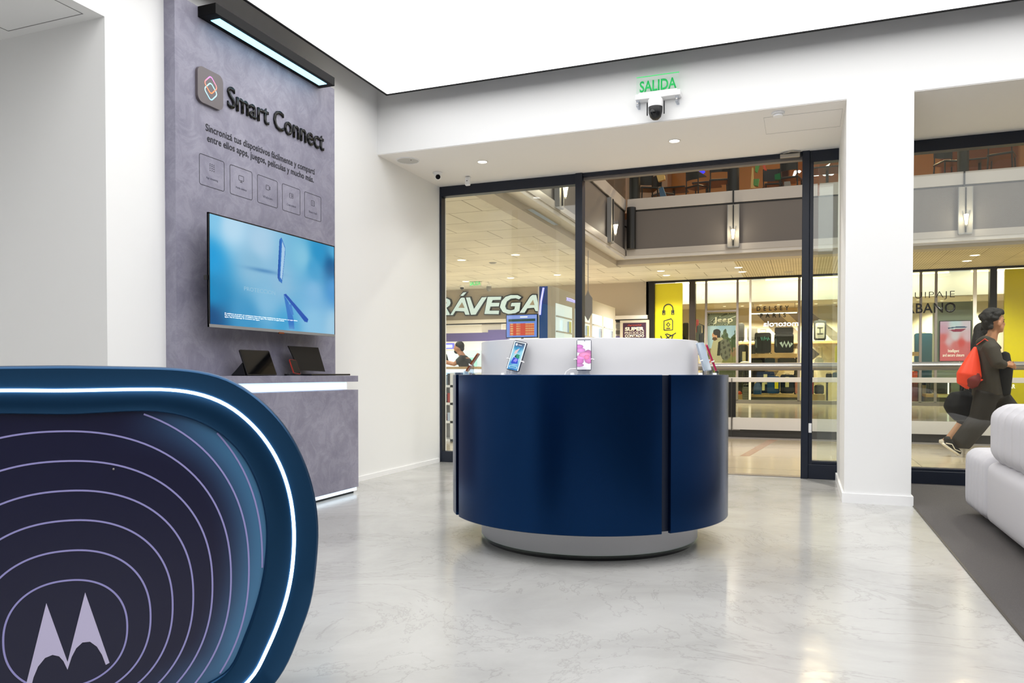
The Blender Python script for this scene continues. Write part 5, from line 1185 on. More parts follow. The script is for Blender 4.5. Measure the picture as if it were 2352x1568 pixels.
for x in (-3, 0, 3, 6):  # bars and area lamps added to brighten the bulkhead
    t = thing('bulkhead_fill', 'added warm fill light brightening the luggage shop bulkhead', 'ceiling light', (x, SHY+.14, MC-.1), 'added fill lights behind the shop glass')
    obj('fill_bar', bx(x-1.2, x+1.2, SHY+.1, SHY+.16, MC-.12, MC-.08), 'spot_warm', t)
    l = bpy.data.lights.new('lamp', 'AREA'); l.shape = 'RECTANGLE'; l.size = 2.6; l.size_y = .12; l.energy = 24; l.color = (1, .93, .78); lo = bpy.data.objects.new('lamp', l); COL.objects.link(lo); lo.parent = t; lo.location = (0, .06, -.05); lo.rotation_euler = (math.radians(58), 0, 0)  # added area lamp that brightens the bulkhead
# timber shelf boards
def shelf(x0, x1, y, Y, label, m='wood', th=.09, dep=.8):
    a_ = ony(x0, y, Y)[0]; b_ = ony(x1, y, Y)[0]; z_ = ony((x0+x1)/2, y, Y)[2]
    tag(obj('shelf_board', bx(a_, b_, Y, Y+dep, z_-th, z_, bev=.004), m), label, 'shelf'); return z_
SB = 30.4
def display_table(x0, x1, y, Y0, Y1, label):
    a_ = ony(x0, y, Y0)[0]; b_ = ony(x1, y, Y0)[0]; z_ = ony((x0+x1)/2, y, Y0)[2]
    t = thing('display_table', label, 'table', ((a_+b_)/2, (Y0+Y1)/2, 0)); obj('tabletop', bx(a_, b_, Y0, Y1, z_-.06, z_), 'wood', t)
    for xx in (a_+.04, b_-.04):
        for yy in (Y0+.04, Y1-.04): obj('leg', bx(xx-.03, xx+.03, yy-.03, yy+.03, 0, z_-.06), 'case_charcoal', t)
display_table(1724, 1829, 847, 28.4, 29.5, 'timber display table hidden behind the handrail left of the mullion')
display_table(1706, 1720, 838, 27.8, 28.3, 'small timber display table under the white paper bag')
display_table(1864, 1950, 843, 28.15, 28.7, 'timber display table behind the handrail in the narrow pane')
display_table(1897, 1950, 872, 27.85, 28.13, 'low bench behind the mid rail in the narrow pane')
display_table(2110, 2138, 872, 28.3, 28.7, 'low bench behind the mid rail in the right window')
zs1 = shelf(1694, 1832, 783.5, SB, 'upper timber shelf on the luggage shop back wall left of the mullion')
zs2 = shelf(1862, 2000, 782, SB, 'upper timber shelf seen through the narrow pane')
zs3 = shelf(1722, 1831, 812, 28.2, 'white-edged timber shelf carrying two black suitcases', th=.14)
for q in (1724, 1829): tag(obj('shelf_support', bx(ony(q, 800, 28.3)[0]-.03, ony(q, 800, 28.3)[0]+.03, 28.3, 28.36, 0, zs3-.1), 'dark_steel'), 'dark steel upright carrying the white-edged shelf at its '+('left' if q == 1724 else 'right'), 'post')
t_ = tag(obj('light_valance', bx(ony(1724, 700, 29.2)[0], ony(1831, 700, 29.2)[0], 29.2, 29.4, ony(1780, 719, 29.2)[2], ony(1780, 708, 29.2)[2]), 'wood'), 'timber valance with a white light edge above the display suitcases', 'valance')
for xx in (1730, 1826): obj('hanger_rod', cyl(B(), (ony(xx, 700, 29.3)[0], 29.3, ony(1780, 709, 29.3)[2]), (ony(xx, 700, 29.3)[0], 29.3, 3.6), .01, n=8), 'steel', t_)
tt_ = obj('light_edge', bx(ony(1724, 700, 29.2)[0], ony(1831, 700, 29.2)[0], 29.18, 29.2, ony(1780, 720.5, 29.2)[2], ony(1780, 718, 29.2)[2]), 'glow_white', t_)
zs4 = shelf(1722, 1836, 906, 27.6, 'low timber plinth board under the blue suitcases', th=.09, dep=1.2)
zs7 = shelf(1861, 1895, 906, 27.6, 'low timber plinth board in the narrow pane', th=.2, dep=.9)
zs5 = shelf(1692, 1706, 906, 27.6, 'small low timber block left of the blue suitcases', th=.18, dep=.5)
shelf(2060, 2116, 808, 28.5, 'timber shelf at the left of the right window', th=.12)
for q in (2064, 2114): tag(obj('shelf_support', bx(ony(q, 800, 28.6)[0]-.03, ony(q, 800, 28.6)[0]+.03, 28.6, 28.66, 0, 1.8), 'dark_steel'), 'dark steel upright under the '+('left' if q == 2064 else 'right')+' end of the timber shelf in the right window', 'post')
zs6 = shelf(2128, 2215, 905, 27.6, 'low timber plinth board in the right window', th=.1, dep=1.0)
tag(obj('plinth', bx(ony(1722, 930, 27.7)[0], ony(1836, 930, 27.7)[0], 27.65, 28.75, 0, zs4-.095), 'case_grey'), 'dark grey plinth under the low timber board', 'plinth')
tag(obj('plinth', bx(ony(2128, 930, 27.7)[0], ony(2215, 930, 27.7)[0], 27.65, 28.3, 0, zs6-.105), 'case_grey'), 'dark grey plinth in the right window', 'plinth')
# suitcases
def suitcase(x0, y0, x1, y1, Y, m_, label, handle=0, ribs=0, wheels=True, tagm=None, tx=.5, dep=.25, r=None, base=None):
    a_ = ony(x0, y1, Y); b_ = ony(x1, y0, Y); X0_, X1_ = a_[0], b_[0]; Z0 = a_[2] if base is None else base+.002; Z1 = ony(x0, y0, Y)[2]; w_ = X1_-X0_; h_ = Z1-Z0
    t = thing('suitcase', label, 'suitcase', ((X0_+X1_)/2, Y+dep/2, Z0), 'suitcases in the luggage shop')
    wh = .03 if wheels else 0; r = r or min(.07, w_*.2)
    bm = prism(B(), rrect(w_, h_-wh, r, 4), ((X0_+X1_)/2, Y, (Z0+wh+Z1)/2), (1, 0, 0), (0, 0, 1), (0, 1, 0), dep)
    es_ = [e for e in bm.edges if abs(e.verts[0].co.y-e.verts[1].co.y) < 1e-6]; bmesh.ops.bevel(bm, geom=es_, offset=.02, segments=2, affect='EDGES')
    bd_ = obj('shell', bm, m_, t, .8)
    if ribs:
        bm = B()
        for i in range(ribs):
            f_ = (i+.5)/ribs
            if ribs > 5: box(bm, X0_+w_*.08, X1_-w_*.08, Y-.012, Y+.005, Z0+wh+(h_-wh)*f_-.006, Z0+wh+(h_-wh)*f_+.006)
            else: box(bm, X0_+w_*f_-.01, X0_+w_*f_+.01, Y-.012, Y+.005, Z0+wh+h_*.08, Z1-h_*.08)
        obj('ribs', bm, 'case_lines' if ribs > 5 else m_, bd_)
    else:
        obj('front_pocket', prism(B(), rrect(w_*.72, (h_-wh)*.5, .03, 3), ((X0_+X1_)/2, Y+.002, Z0+h_*.36), (1, 0, 0), (0, 0, 1), (0, -1, 0), .015), m_, bd_)
    obj('carry_handle', tube(B(), [((X0_+X1_)/2-.07, Y+dep/2, Z1-.005), ((X0_+X1_)/2-.06, Y+dep/2, Z1+.025), ((X0_+X1_)/2+.06, Y+dep/2, Z1+.025), ((X0_+X1_)/2+.07, Y+dep/2, Z1-.005)], .009, 6), 'case_charcoal', t)
    if handle: obj('telescopic_handle', tube(B(), [((X0_+X1_)/2-.09, Y+dep-.03, Z1-.01), ((X0_+X1_)/2-.09, Y+dep-.03, Z1+handle), ((X0_+X1_)/2+.09, Y+dep-.03, Z1+handle), ((X0_+X1_)/2+.09, Y+dep-.03, Z1-.01)], .01, 6), 'steel', t)
    if wheels:
        for xx in (X0_+.05, X1_-.05):
            for yy in (Y+.04, Y+dep-.04): obj('wheel', cyl(B(), (xx-.015, yy, Z0+.02), (xx+.015, yy, Z0+.02), .02, n=12), 'case_white', t)
    if tagm:
        cx_ = X0_+w_*tx; k_ = bx(cx_-.06, cx_+.06, Y-.03, Y-.024, Z1-h_*.12-.35, Z1-h_*.12); obj('price_tag', k_, tagm, t)
    return t
S = suitcase
S(1694, 743, 1709, 783, SB, 'case_charcoal', 'tall black suitcase at the left end of the upper shelf, nearest the poster', ribs=4, base=zs1)
S(1716, 751, 1739, 783, SB, 'case_grey', 'grey rounded suitcase on the upper shelf behind the glass post', ribs=4, base=zs1)
N1_ = S(1869, 736, 1898, 781, SB, 'case_charcoal', 'grey suitcase with panelled front on the upper shelf in the narrow pane', ribs=0, base=zs2)
a_ = ony(1873, 777, SB-.02); b_ = ony(1894, 741, SB-.02); obj('front_panel', prism(B(), rrect(b_[0]-a_[0], b_[2]-a_[2], .06), ((a_[0]+b_[0])/2, SB-.012, (a_[2]+b_[2])/2), (1, 0, 0), (0, 0, 1), (0, -1, 0), .01), 'case_lines', N1_); obj('panel_lines', box(box(box(B(), a_[0]+.05, b_[0]-.05, SB-.03, SB-.02, a_[2]+.16, a_[2]+.19), a_[0]+.05, b_[0]-.05, SB-.03, SB-.02, b_[2]-.19, b_[2]-.16), (a_[0]+b_[0])/2-.012, (a_[0]+b_[0])/2+.012, SB-.03, SB-.02, a_[2]+.19, b_[2]-.19), 'case_charcoal', N1_)
S(1926, 736, 1950, 781, SB, 'case_navy', 'dark blue suitcase partly hidden by the pillar on the upper shelf', ribs=4, base=zs2)
S(1695, 792, 1718, 915, 29.0, 'case_charcoal', 'black soft suitcase with a cream tag below the upper shelf', tagm='tag_paper', tx=.6, base=0)
L1_ = S(1733, 764, 1771, 811, 28.25, 'case_charcoal', 'left of the two large black suitcases on the white-edged shelf', ribs=4, handle=.12, base=zs3)
L2_ = S(1778, 766, 1823, 811, 28.25, 'case_charcoal', 'right of the two large black suitcases on the white-edged shelf', ribs=4, base=zs3)
mat('print_teal', '6fc4bc', .5); mat('print_white', 'd8eef4', .5)
def zig(px0_, py0_, px1_, py1_, n, wd, m_, par, seed):
    r_ = random.Random(seed); q0 = ony(px0_, py1_, 28.22); q1 = ony(px1_, py0_, 28.22); pts = [(q0[0]+(q1[0]-q0[0])*i/n, q0[2]+(q1[2]-q0[2])*(.5+.5*(-1)**i*r_.uniform(.4, 1))) for i in range(n+1)]
    obj('printed_pattern', strip(B(), pts, wd, (0, 28.232, 0), (1, 0, 0), (0, 0, 1), (0, -1, 0), .003), m_, par)
zig(1748, 771, 1767, 783, 9, .035, 'print_teal', L1_, 3); zig(1735, 772, 1738, 804, 9, .012, 'print_white', L1_, 8); zig(1793, 784, 1819, 796, 6, .09, 'print_white', L2_, 5); zig(1781, 770, 1784, 804, 9, .012, 'print_white', L2_, 4)
obj('black_strap', bx(ony(1779, 760, 28.2)[0], ony(1822, 760, 28.2)[0], 28.2, 28.5, ony(1800, 766, 28.2)[2], ony(1800, 751, 28.2)[2], bev=.05, seg=3), 'black_plastic', L2_)
S(1724, 792, 1757, 822, 28.9, 'case_charcoal', 'black soft suitcase with an upright white tag behind the white-edged shelf', base=.84)
S(1757, 822, 1780, 847, 28.42, 'case_teal', 'teal suitcase top just above the steel handrail', ribs=8, wheels=False)
S(1786, 822, 1828, 847, 28.42, 'case_grey', 'grey ribbed case top just above the steel handrail', ribs=8, wheels=False)
S(1728, 826, 1750, 847, 28.6, 'case_green', 'olive suitcase behind the handrail under the black soft suitcase', wheels=False)
S(1737, 853, 1779, 906.5, 28.05, 'case_navy', 'large navy suitcase with a cream tag, rear left on the low board', tagm='tag_paper', tx=.5, base=zs4)
S(1762, 864, 1791, 906, 27.72, 'case_blue', 'bright blue suitcase with a yellow tag on the low timber board', tagm='tag_yellow', tx=.75, ribs=3, base=zs4)
S(1792, 860, 1824, 906.5, 28.1, 'case_midnight', 'midnight blue suitcase right of the bright blue one on the low board', tagm='tag_paper', tx=.5, base=zs4)
S(1826, 874, 1836, 906.5, 28.1, 'case_pink', 'pale pink suitcase cut by the blue mullion on the low board', base=zs4)
S(1705, 889, 1720, 919, 27.5, 'smoke_grey', 'small silver ribbed suitcase left of the low timber board', ribs=7, handle=.1, base=0)
S(1704, 853, 1720, 917, 28.6, 'case_green', 'dark green suitcase standing behind the small silver one', ribs=3, base=0)
S(1862, 878, 1869, 908, 27.8, 'case_red', 'red suitcase at the left edge of the narrow pane', base=zs4)
S(1870, 884, 1893, 908, 27.75, 'case_charcoal', 'charcoal suitcase beside the red one in the narrow pane', base=zs4)
S(1918, 792, 1950, 843, 28.2, 'yellow_case', 'bright yellow suitcase cut by the white pillar', r=.12)
S(1871, 823, 1892, 843, 28.2, 'case_white', 'small cream case with raised handle in the narrow pane', handle=.4, wheels=False)
S(1912, 855, 1935, 872, 27.87, 'case_teal', 'pale blue case under the handrail in the narrow pane', wheels=False)
S(1897, 858, 1911, 872, 27.87, 'case_charcoal', 'black case lying under the handrail in the narrow pane', wheels=False)
S(2094, 852, 2108, 917, 28.5, 'case_orange', 'orange suitcase top between the rails in the right window', wheels=False, base=0)
S(2092, 880, 2108, 918, 28.0, 'maroon', 'maroon suitcase at the left edge of the right window', base=0)
S(2112, 878, 2127, 918, 28.75, 'case_navy', 'navy suitcase with a white tag in the right window', tagm='paper', tx=.7, base=0)
S(2140, 876, 2185, 905.5, 27.9, 'case_charcoal', 'charcoal suitcase on the low plinth board in the right window', base=zs6)
S(2114, 852, 2134, 872, 28.32, 'case_teal', 'teal suitcase top between the rails in the right window', wheels=False)
S(2100, 765, 2142, 916, 30.2, 'case_teal', 'large dark teal display case behind the URBANO lettering', wheels=False, base=0)
S(2262, 722, 2275, 916, 29.8, 'case_charcoal', 'black framed case behind the walking man near the black column', wheels=False, base=0)
# backpack, hats, hanging bags
bp_ = thing('backpack', 'light blue backpack standing in front of the navy suitcase on the low board', 'backpack', ony(1738, 906, 27.62))
a_ = ony(1730, 906, 27.62); b_ = ony(1749, 878, 27.62); w_ = b_[0]-a_[0]; h_ = b_[2]-a_[2]
obj('bag_body', prism(B(), [(-w_/2, 0), (w_/2, 0), (w_/2, h_*.6), (w_*.3, h_*.93), (0, h_), (-w_*.3, h_*.93), (-w_/2, h_*.6)], ((a_[0]+b_[0])/2, 27.65, a_[2]), (1, 0, 0), (0, 0, 1), (0, 1, 0), .05), 'pack_blue', bp_)
obj('front_pocket', prism(B(), rrect(w_*.8, h_*.35, .04), ((a_[0]+b_[0])/2, 27.65, a_[2]+h_*.22), (1, 0, 0), (0, 0, 1), (0, -1, 0), .05), 'case_blue', bp_)
obj('price_tag', bx(b_[0]+.02, b_[0]+.11, 27.58, 27.585, a_[2]+.15, a_[2]+.42), 'tag_paper', bp_)
def hatlike(px_, py_, Y, m_, label, name, cat, rx=.12, rz=.09):
    c_ = ony(px_, py_, Y); tag(obj(name, sph(B(), c_, 1, 16, (rx, rx*.7, rz)), m_, None, 3.1), label, cat)
hatlike(1698, 903, 27.8, 'case_orange', 'small orange neck pillow on the low timber block', 'neck_pillow', 'pillow', .09, .08)
hatlike(1760, 774, 28.5, 'case_charcoal', 'dark rolled strap bag on top of the left black suitcase', 'strap_bag', 'bag', .1, .05)
hatlike(1897, 840, 28.3, 'case_brown', 'tan pouch beside the cream case in the narrow pane', 'pouch', 'pouch', .1, .06)
hatlike(1712, 834, 28.0, 'paper', 'white paper shopping bag lying behind the handrail', 'paper_bag', 'bag', .2, .07)
# hanging rack at the left of the window
t = thing('luggage_rack', 'thin black rail with bags hung right of the yellow panel', 'rack', ony(1573, 760, 28.1)); qa = ony(1568, 758, 27.91); qb = ony(1580, 758, 27.91); obj('rack_frame', tube(B(), [(qa[0], 27.91, 0), (qa[0], 27.91, qa[2]), (qb[0], 27.91, qa[2]), (qb[0], 27.91, 0)], .02), 'near_black', t)
rk = thing('luggage_rack', 'dark rack hung with straps and small bags beside the dark brown column', 'rack', ony(1605, 800, 28)); a_ = ony(1600, 820, 28); b_ = ony(1616, 741, 28)
obj('rack_frame', tube(B(), [(a_[0], 28, 0), (a_[0], 28, b_[2]), (b_[0], 28, b_[2]-.1), (b_[0], 28, 0)], .03), 'near_black', rk)
for i, (px_, m_, w__) in enumerate(((1570, 'case_navy', .25), (1576, 'case_charcoal', .2), (1601, 'case_red', .14), (1605, 'case_green', .2), (1610, 'case_charcoal', .18))):
    c_ = ony(px_, [790, 770, 750, 775, 790][i], 28); h_ = [.6, .9, .5, .9, .8][i]
    tag(obj('hanging_bag', bx(c_[0]-w__/2, c_[0]+w__/2, 27.85, 27.97, c_[2]-h_/2, c_[2]+h_/2, bev=.04, seg=3), m_), ['navy bag hanging right of the yellow panel', 'black bag hanging behind the navy bag at the yellow panel', 'red bag on the dark rack right of the brown column', 'olive bag on the dark rack right of the brown column', 'black bag on the dark rack nearest the Jeep poster'][i], 'bag')
# grey display tower + pink screen in right window
t = thing('display_tower', 'grey-green display tower holding the pink screen in the right window', 'display stand', ony(2192, 830, 28.4)); R_ = rect_at(2146, 693, 2236, 860, 28.4, .5)
mat('tower_grey', '8d9a98', .5); obj('tower', bx(R_[0], R_[1], 28.4, 28.9, 0, R_[5]), 'tower_grey', t)
R2 = rect_at(2157, 736, 2231, 830, 28.3, .08)
t = thing('advert_screen', 'bright pink and red advertising screen behind the walking man', 'screen', ((R2[0]+R2[1])/2, 28.3, R2[4])); obj('screen_case', bx(*R2), 'black_plastic', t)
def pinkad(U, V):
    c = idw(U, V, [(.1, 1, 'e8b8d8'), (.5, .95, 'd8e8fa'), (.9, .95, 'f0d8ee'), (.5, .86, 'e8f0fc'), (.1, .8, 'e6a8c8'), (.5, .6, 'f0e0f0'), (.1, .58, 'f06a70'), (.3, .5, 'f6c6d6'), (.9, .6, 'f4c8dc'), (.5, .4, 'f27a80'), (.7, .45, 'f04848'), (.1, .35, 'f46a70'), (.9, .35, 'f07078'), (.5, .1, 'f2646c'), (0, 0, 'f2646c'), (1, 0, 'f0606a')], .8, 4)
    k = inpoly(U, V, [(.25, .84), (.6, .87), (.9, .86), (.85, .83), (.5, .83), (.28, .81)]); c[k] = rgb('28507c')
    k = inpoly(U, V, [(.3, .78), (.6, .81), (.85, .8), (.7, .73), (.45, .73)]); c[k] = rgb('a81c50'); return c
paint('screen', (R2[0]+.02, 28.295, R2[4]+.02), (1, 0, 0), (0, 0, 1), R2[1]-R2[0]-.04, R2[5]-R2[4]-.04, 60, 80, pinkad, 'screen_image', t)
q = R2; text('screen_text', 'Intelligent\nand secure closure', (q[0]+.1, 28.29, q[4]+.16), (1, 0, 0), (0, 0, 1), (q[1]-q[0])*.68, .24, 'white_letter', t, .002, .01, align='C')
tag(obj('price_card', bx(*rect_at(2155, 906, 2198, 912.5, 27.57, .03)), 'tag_paper'), 'cream price card standing on the low plinth in the right window', 'card')
tag(obj('glass_trestle', bx(ony(2177, 876, 27.7)[0], ony(2180, 876, 27.7)[0], 27.7, 27.73, ony(2178, 905, 27.7)[2], ony(2178, 875, 27.7)[2]), 'glow_white'), 'thin white lit rod beside the charcoal suitcase in the right window', 'light')

# =====================================================================================
# PEOPLE
# =====================================================================================
def J(px_, py_, Y): return Vector(ony(px_, py_, Y))
def ell(bm, c, rx, ry, rz, n=20, rot=0, axis='Y'):
    r = bmesh.ops.create_uvsphere(bm, u_segments=n, v_segments=n//2+2, radius=1)
    m_ = Matrix.Translation(c) @ Matrix.Rotation(rot, 4, axis) @ Matrix.Diagonal((rx, ry, rz, 1))
    bmesh.ops.transform(bm, matrix=m_, verts=r['verts']); return bm
def fingers(bm, w_, d_, up_, side, L=.08, curl=.5, r=.009):
    """five fingers from the palm end w_, pointing d_; curl bends towards up_"""
    d_ = Vector(d_).normalized(); up_ = Vector(up_).normalized(); side = Vector(side).normalized()
    for i, ln_ in enumerate((.85, 1, .94, .75)):
        b0 = w_+side*(.026-.0175*i); p1 = b0+d_*L*.45*ln_; p2 = p1+(d_*(1-curl)+up_*curl).normalized()*L*.33*ln_; p3 = p2+(d_*(1-curl*1.6)+up_*curl*1.4).normalized()*L*.25*ln_
        limb(bm, [b0-d_*.02, p1, p2, p3], [r, r*.95, r*.85, r*.7], 8)
    t0 = w_-d_*.055+side*.03; limb(bm, [t0, t0+d_*.03+side*.025+up_*.01, t0+d_*.06+side*.028+up_*.022], [r*1.2, r*1.05, r*.8], 8)
# ---- walking man with the red drawstring bag
MY = 10.545
man = thing('person', 'curly-haired man in dark hoodie and wide trousers striding right past the right window', 'person', (2.1, MY, 0))
hd = J(2284, 741, MY)
bm = B()
ell(bm, hd+Vector((.0, 0, .015)), .098, .078, .118); ell(bm, hd+Vector((.035, 0, -.055)), .062, .06, .07)
ell(bm, hd+Vector((.098, 0, -.02)), .018, .013, .024); ell(bm, hd+Vector((.083, 0, -.062)), .018, .024, .014); ell(bm, hd+Vector((.072, 0, -.098)), .024, .028, .02)
ell(bm, hd+Vector((.04, -.078, -.02)), .022, .013, .034); ell(bm, hd+Vector((.012, .076, -.012)), .02, .011, .034)
limb(bm, [J(2276, 785, MY), hd+Vector((-.005, 0, -.07))], [.062, .056])
limb(bm, [J(2272, 800, MY), J(2270, 845, MY), J(2268, 895, MY)], [(.15, .10), (.13, .10), (.13, .11)])
shR = J(2276, 793, MY-.17); elR = J(2290, 833, MY-.24); wrR = J(2311, 838, MY-.17)
limb(bm, [shR, elR, wrR], [.055, .045, .028])
limb(bm, [wrR, wrR+Vector((.06, .03, -.005))], [(.034, .024), (.036, .02)])
fingers(bm, wrR+Vector((.065, .03, -.005)), (.9, .35, -.2), (0, .7, -.6), (0, -.3, .9))
shL = J(2276, 793, MY+.17); elL = J(2296, 832, MY+.22); wrL = J(2303, 842, MY+.14)
limb(bm, [shL, elL, wrL], [.055, .045, .028]); limb(bm, [wrL, wrL+Vector((.05, -.03, .02))], [(.03, .022), (.034, .02)])
fingers(bm, wrL+Vector((.055, -.03, .02)), (.8, -.5, .2), (0, -.7, .6), (0, .3, .9))
hR = J(2266, 898, MY-.09); kR = J(2252, 962, MY-.09); aR = J(2200, 1018, MY-.09)
hL = J(2284, 898, MY+.09); kL = J(2322, 950, MY+.09); aL = J(2345, 1028, MY+.09)
limb(bm, [hR, kR, aR], [.075, .06, .042]); limb(bm, [hL, kL, aL], [.075, .06, .042])
remesh('body', bm, 'skin', man, .011, 3)
for dy in (-.032, .032): obj('eye', ell(B(), hd+Vector((.089, dy, .008)), .006, .011, .006, 12), 'shoe_black', man, 3.1); 
bm = B()
for dy in (-.034, .034): box(bm, hd.x+.088, hd.x+.096, MY+dy-.018, MY+dy+.018, hd.z+.03, hd.z+.037)
obj('eyebrows', bm, 'hair', man)
bm = B(); random.seed(5)
ell(bm, hd+Vector((-.035, 0, .06)), .105, .092, .09); ell(bm, hd+Vector((-.07, 0, .005)), .068, .085, .095)
for i in range(170):
    a_ = random.uniform(0, 2*PI); e_ = random.uniform(-.3, 1.3); q = Vector((math.cos(a_)*math.cos(e_)*.125-.02, math.sin(a_)*math.cos(e_)*.092, math.sin(e_)*.10+.06))
    if q.x > .045 and q.z < .105: continue
    if q.x > .015 and q.z < .03: continue
    ell(bm, hd+q, *(random.uniform(.018, .032),)*3, n=8)
for i in range(50):
    q = Vector((random.uniform(-.12, -.02), random.choice((-1, 1))*random.uniform(.04, .082), random.uniform(-.07, .05))); ell(bm, hd+q, *(random.uniform(.014, .022),)*3, n=8)
remesh('hair', bm, 'hair', man, .009, 1)
bm = B()
limb(bm, [J(2268, 784, MY), J(2266, 805, MY), J(2266, 850, MY), J(2268, 906, MY)], [(.12, .085), (.20, .125), (.185, .135), (.185, .165)], 20)
limb(bm, [shR+Vector((-.02, .03, .0)), shR+Vector((.01, -.02, -.05)), elR, wrR+Vector((-.02, 0, 0))], [.085, .082, .068, .05], 14)
limb(bm, [shL+Vector((-.02, -.03, .0)), shL+Vector((.01, .02, -.05)), elL, wrL+Vector((-.02, 0, 0))], [.085, .082, .068, .05], 14)
limb(bm, [J(2284, 784, MY-.10), J(2262, 778, MY-.10), J(2252, 786, MY-.05), J(2252, 787, MY+.05), J(2262, 778, MY+.10), J(2284, 784, MY+.10)], [.03, .045, .052, .052, .045, .03])
limb(bm, [J(2262, 780, MY-.1), J(2285, 788, MY-.11), J(2298, 800, MY-.07)], [.03, .028, .02])
remesh('hoodie', bm, 'hoodie', man, .012, 3)
bm = B()
limb(bm, [J(2268, 888, MY), J(2270, 915, MY)], [(.165, .155), (.17, .165)], 20)
limb(bm, [hR+Vector((0, 0, -.02)), kR, aR+Vector((.03, 0, .0))], [(.11, .13), (.10, .125), (.10, .115)], 16)
limb(bm, [hL+Vector((0, 0, -.02)), kL, aL+Vector((0, 0, .04))], [(.11, .13), (.10, .125), (.10, .12)], 16)
remesh('trousers', bm, 'trousers', man, .013, 3)
bm = B(); limb(bm, [J(2308, 812, MY-.02), J(2308, 850, MY-.06), J(2306, 905, MY-.05)], [(.07, .05), (.09, .085), (.05, .07)], 14)
remesh('held_jacket', bm, 'black_cloth', man, .012, 3)
# shoe (rear, heel raised) and front shoe
def shoe(heel, toe, yy, nm='shoe'):
    d_ = (toe-heel); L_ = d_.length; d_.normalize(); u_ = Vector((-d_.z, 0, d_.x))
    o_ = remesh(nm, limb(limb(B(), [heel+d_*.05+u_*.05, heel+d_*.14+u_*.045, toe-d_*.05+u_*.03], [(.038, .048), (.042, .045), (.038, .028)], 14), [heel+d_*.04+u_*.06, heel+d_*.04+u_*.10], [.038, .042]), 'shoe_black', man, .009, 3)
    k = limb(B(), [heel+d_*.035+u_*.012, heel+d_*.15+u_*.01, toe-d_*.045+u_*.012], [(.042, .018), (.046, .017), (.042, .017)], 14); obj('sole', k, 'shoe_sole', o_, 3.1)
    obj('side_stripe', tube(B(), [heel+d_*.05+u_*.035+Vector((0, -.043, 0)), heel+d_*.11+u_*.065+Vector((0, -.045, 0)), heel+d_*.17+u_*.035+Vector((0, -.046, 0)), toe-d_*.06+u_*.05+Vector((0, -.036, 0))], .006, 6), 'shoe_sole', o_)
shoe(J(2158, 1016, MY-.09), J(2209, 1051, MY-.09), MY-.09)
tL = J(2345, 1052, MY+.09); tL.z = 0; shoe(tL+Vector((-.06, 0, .0)), tL+Vector((.22, 0, .0)), MY+.09)
t = thing('backpack', 'bright red drawstring bag with a maroon pocket on the walking man', 'backpack', J(2225, 850, MY-.12))
bm = B(); limb(bm, [J(2240, 797, MY-.12), J(2234, 825, MY-.12), J(2226, 860, MY-.13), J(2222, 882, MY-.12)], [(.02, .018), (.07, .075), (.12, .135), (.09, .115)], 16)
remesh('bag_body', bm, 'red_bag', t, .012, 2)
c_ = J(2234, 871, MY-.17); obj('side_pocket', limb(B(), [c_+Vector((.01, 0, .07)), c_+Vector((.0, -.01, -.01)), c_+Vector((-.005, 0, -.075))], [(.06, .07), (.085, .082), (.06, .06)], 16), 'maroon', t, 3.1)
obj('cord', tube(tube(B(), [J(2243, 792, MY-.12), J(2262, 778, MY-.15), J(2288, 795, MY-.2)], .005), [J(2243, 872, MY-.12), J(2256, 872, MY-.2), J(2244, 878, MY-.2)], .01), 'red_bag', t)
# ---- companion mostly hidden behind him
WY = 11.15
wo = thing('person', 'long-haired person in black mostly hidden behind the striding man', 'person', (2.15, WY, 0))
h2 = J(2262, 765, WY); bm = B(); ell(bm, h2, .09, .075, .115); limb(bm, [h2-Vector((0, 0, .08)), J(2258, 800, WY)], [.05, .055]); ell(bm, h2+Vector((.092, 0, -.02)), .016, .012, .02)
limb(bm, [J(2254, 810, WY), J(2250, 900, WY)], [(.14, .1), (.15, .12)]); limb(bm, [J(2246, 900, WY-.07), J(2222, 955, WY-.07), J(2178, 1006, WY-.07)], [.09, .055, .036]); limb(bm, [J(2262, 900, WY+.07), J(2290, 960, WY+.07), J(2300, 1022, WY+.07)], [.09, .055, .036])
shw = J(2250, 808, WY-.15); ew = J(2228, 845, WY-.18); ww = J(2222, 872, WY-.18); limb(bm, [shw, ew, ww], [.045, .038, .026]); limb(bm, [ww, ww-Vector((0, 0, .06))], [.03, .03]); fingers(bm, ww-Vector((0, 0, .065)), (0, 0, -1), (.8, .3, 0), (.3, -.8, 0))
shw = J(2260, 808, WY+.15); ew = J(2285, 845, WY+.18); ww = J(2300, 850, WY+.15); limb(bm, [shw, ew, ww], [.045, .038, .026]); fingers(bm, ww+Vector((.04, 0, 0)), (1, 0, 0), (0, -.5, .5), (0, .5, .8))
limb(bm, [J(2178, 1006, WY-.07), J(2168, 1010, WY-.07), J(2182, 1020, WY-.07)], [.034, .03, .028])
remesh('body', bm, 'skin_light', wo, .011, 3)
bm = B(); ell(bm, h2+Vector((-.03, 0, .03)), .1, .088, .11); limb(bm, [h2+Vector((-.05, 0, .05)), J(2244, 782, WY-.03), J(2238, 812, WY-.05), J(2232, 840, WY-.04)], [(.08, .07), (.075, .06), (.065, .05), (.03, .03)]); remesh('hair', bm, 'hair', wo, .011, 2)
bm = B(); limb(bm, [J(2254, 803, WY), J(2250, 850, WY), J(2244, 910, WY), J(2232, 945, WY)], [(.16, .11), (.16, .12), (.17, .14), (.16, .13)], 18); shw = J(2250, 808, WY-.15); ew = J(2228, 845, WY-.18); limb(bm, [shw, ew, J(2221, 868, WY-.18)], [.065, .058, .045]); limb(bm, [J(2262, 808, WY+.15), J(2285, 845, WY+.18), J(2298, 850, WY+.16)], [.065, .058, .045]); remesh('coat', bm, 'black_cloth', wo, .013, 3)
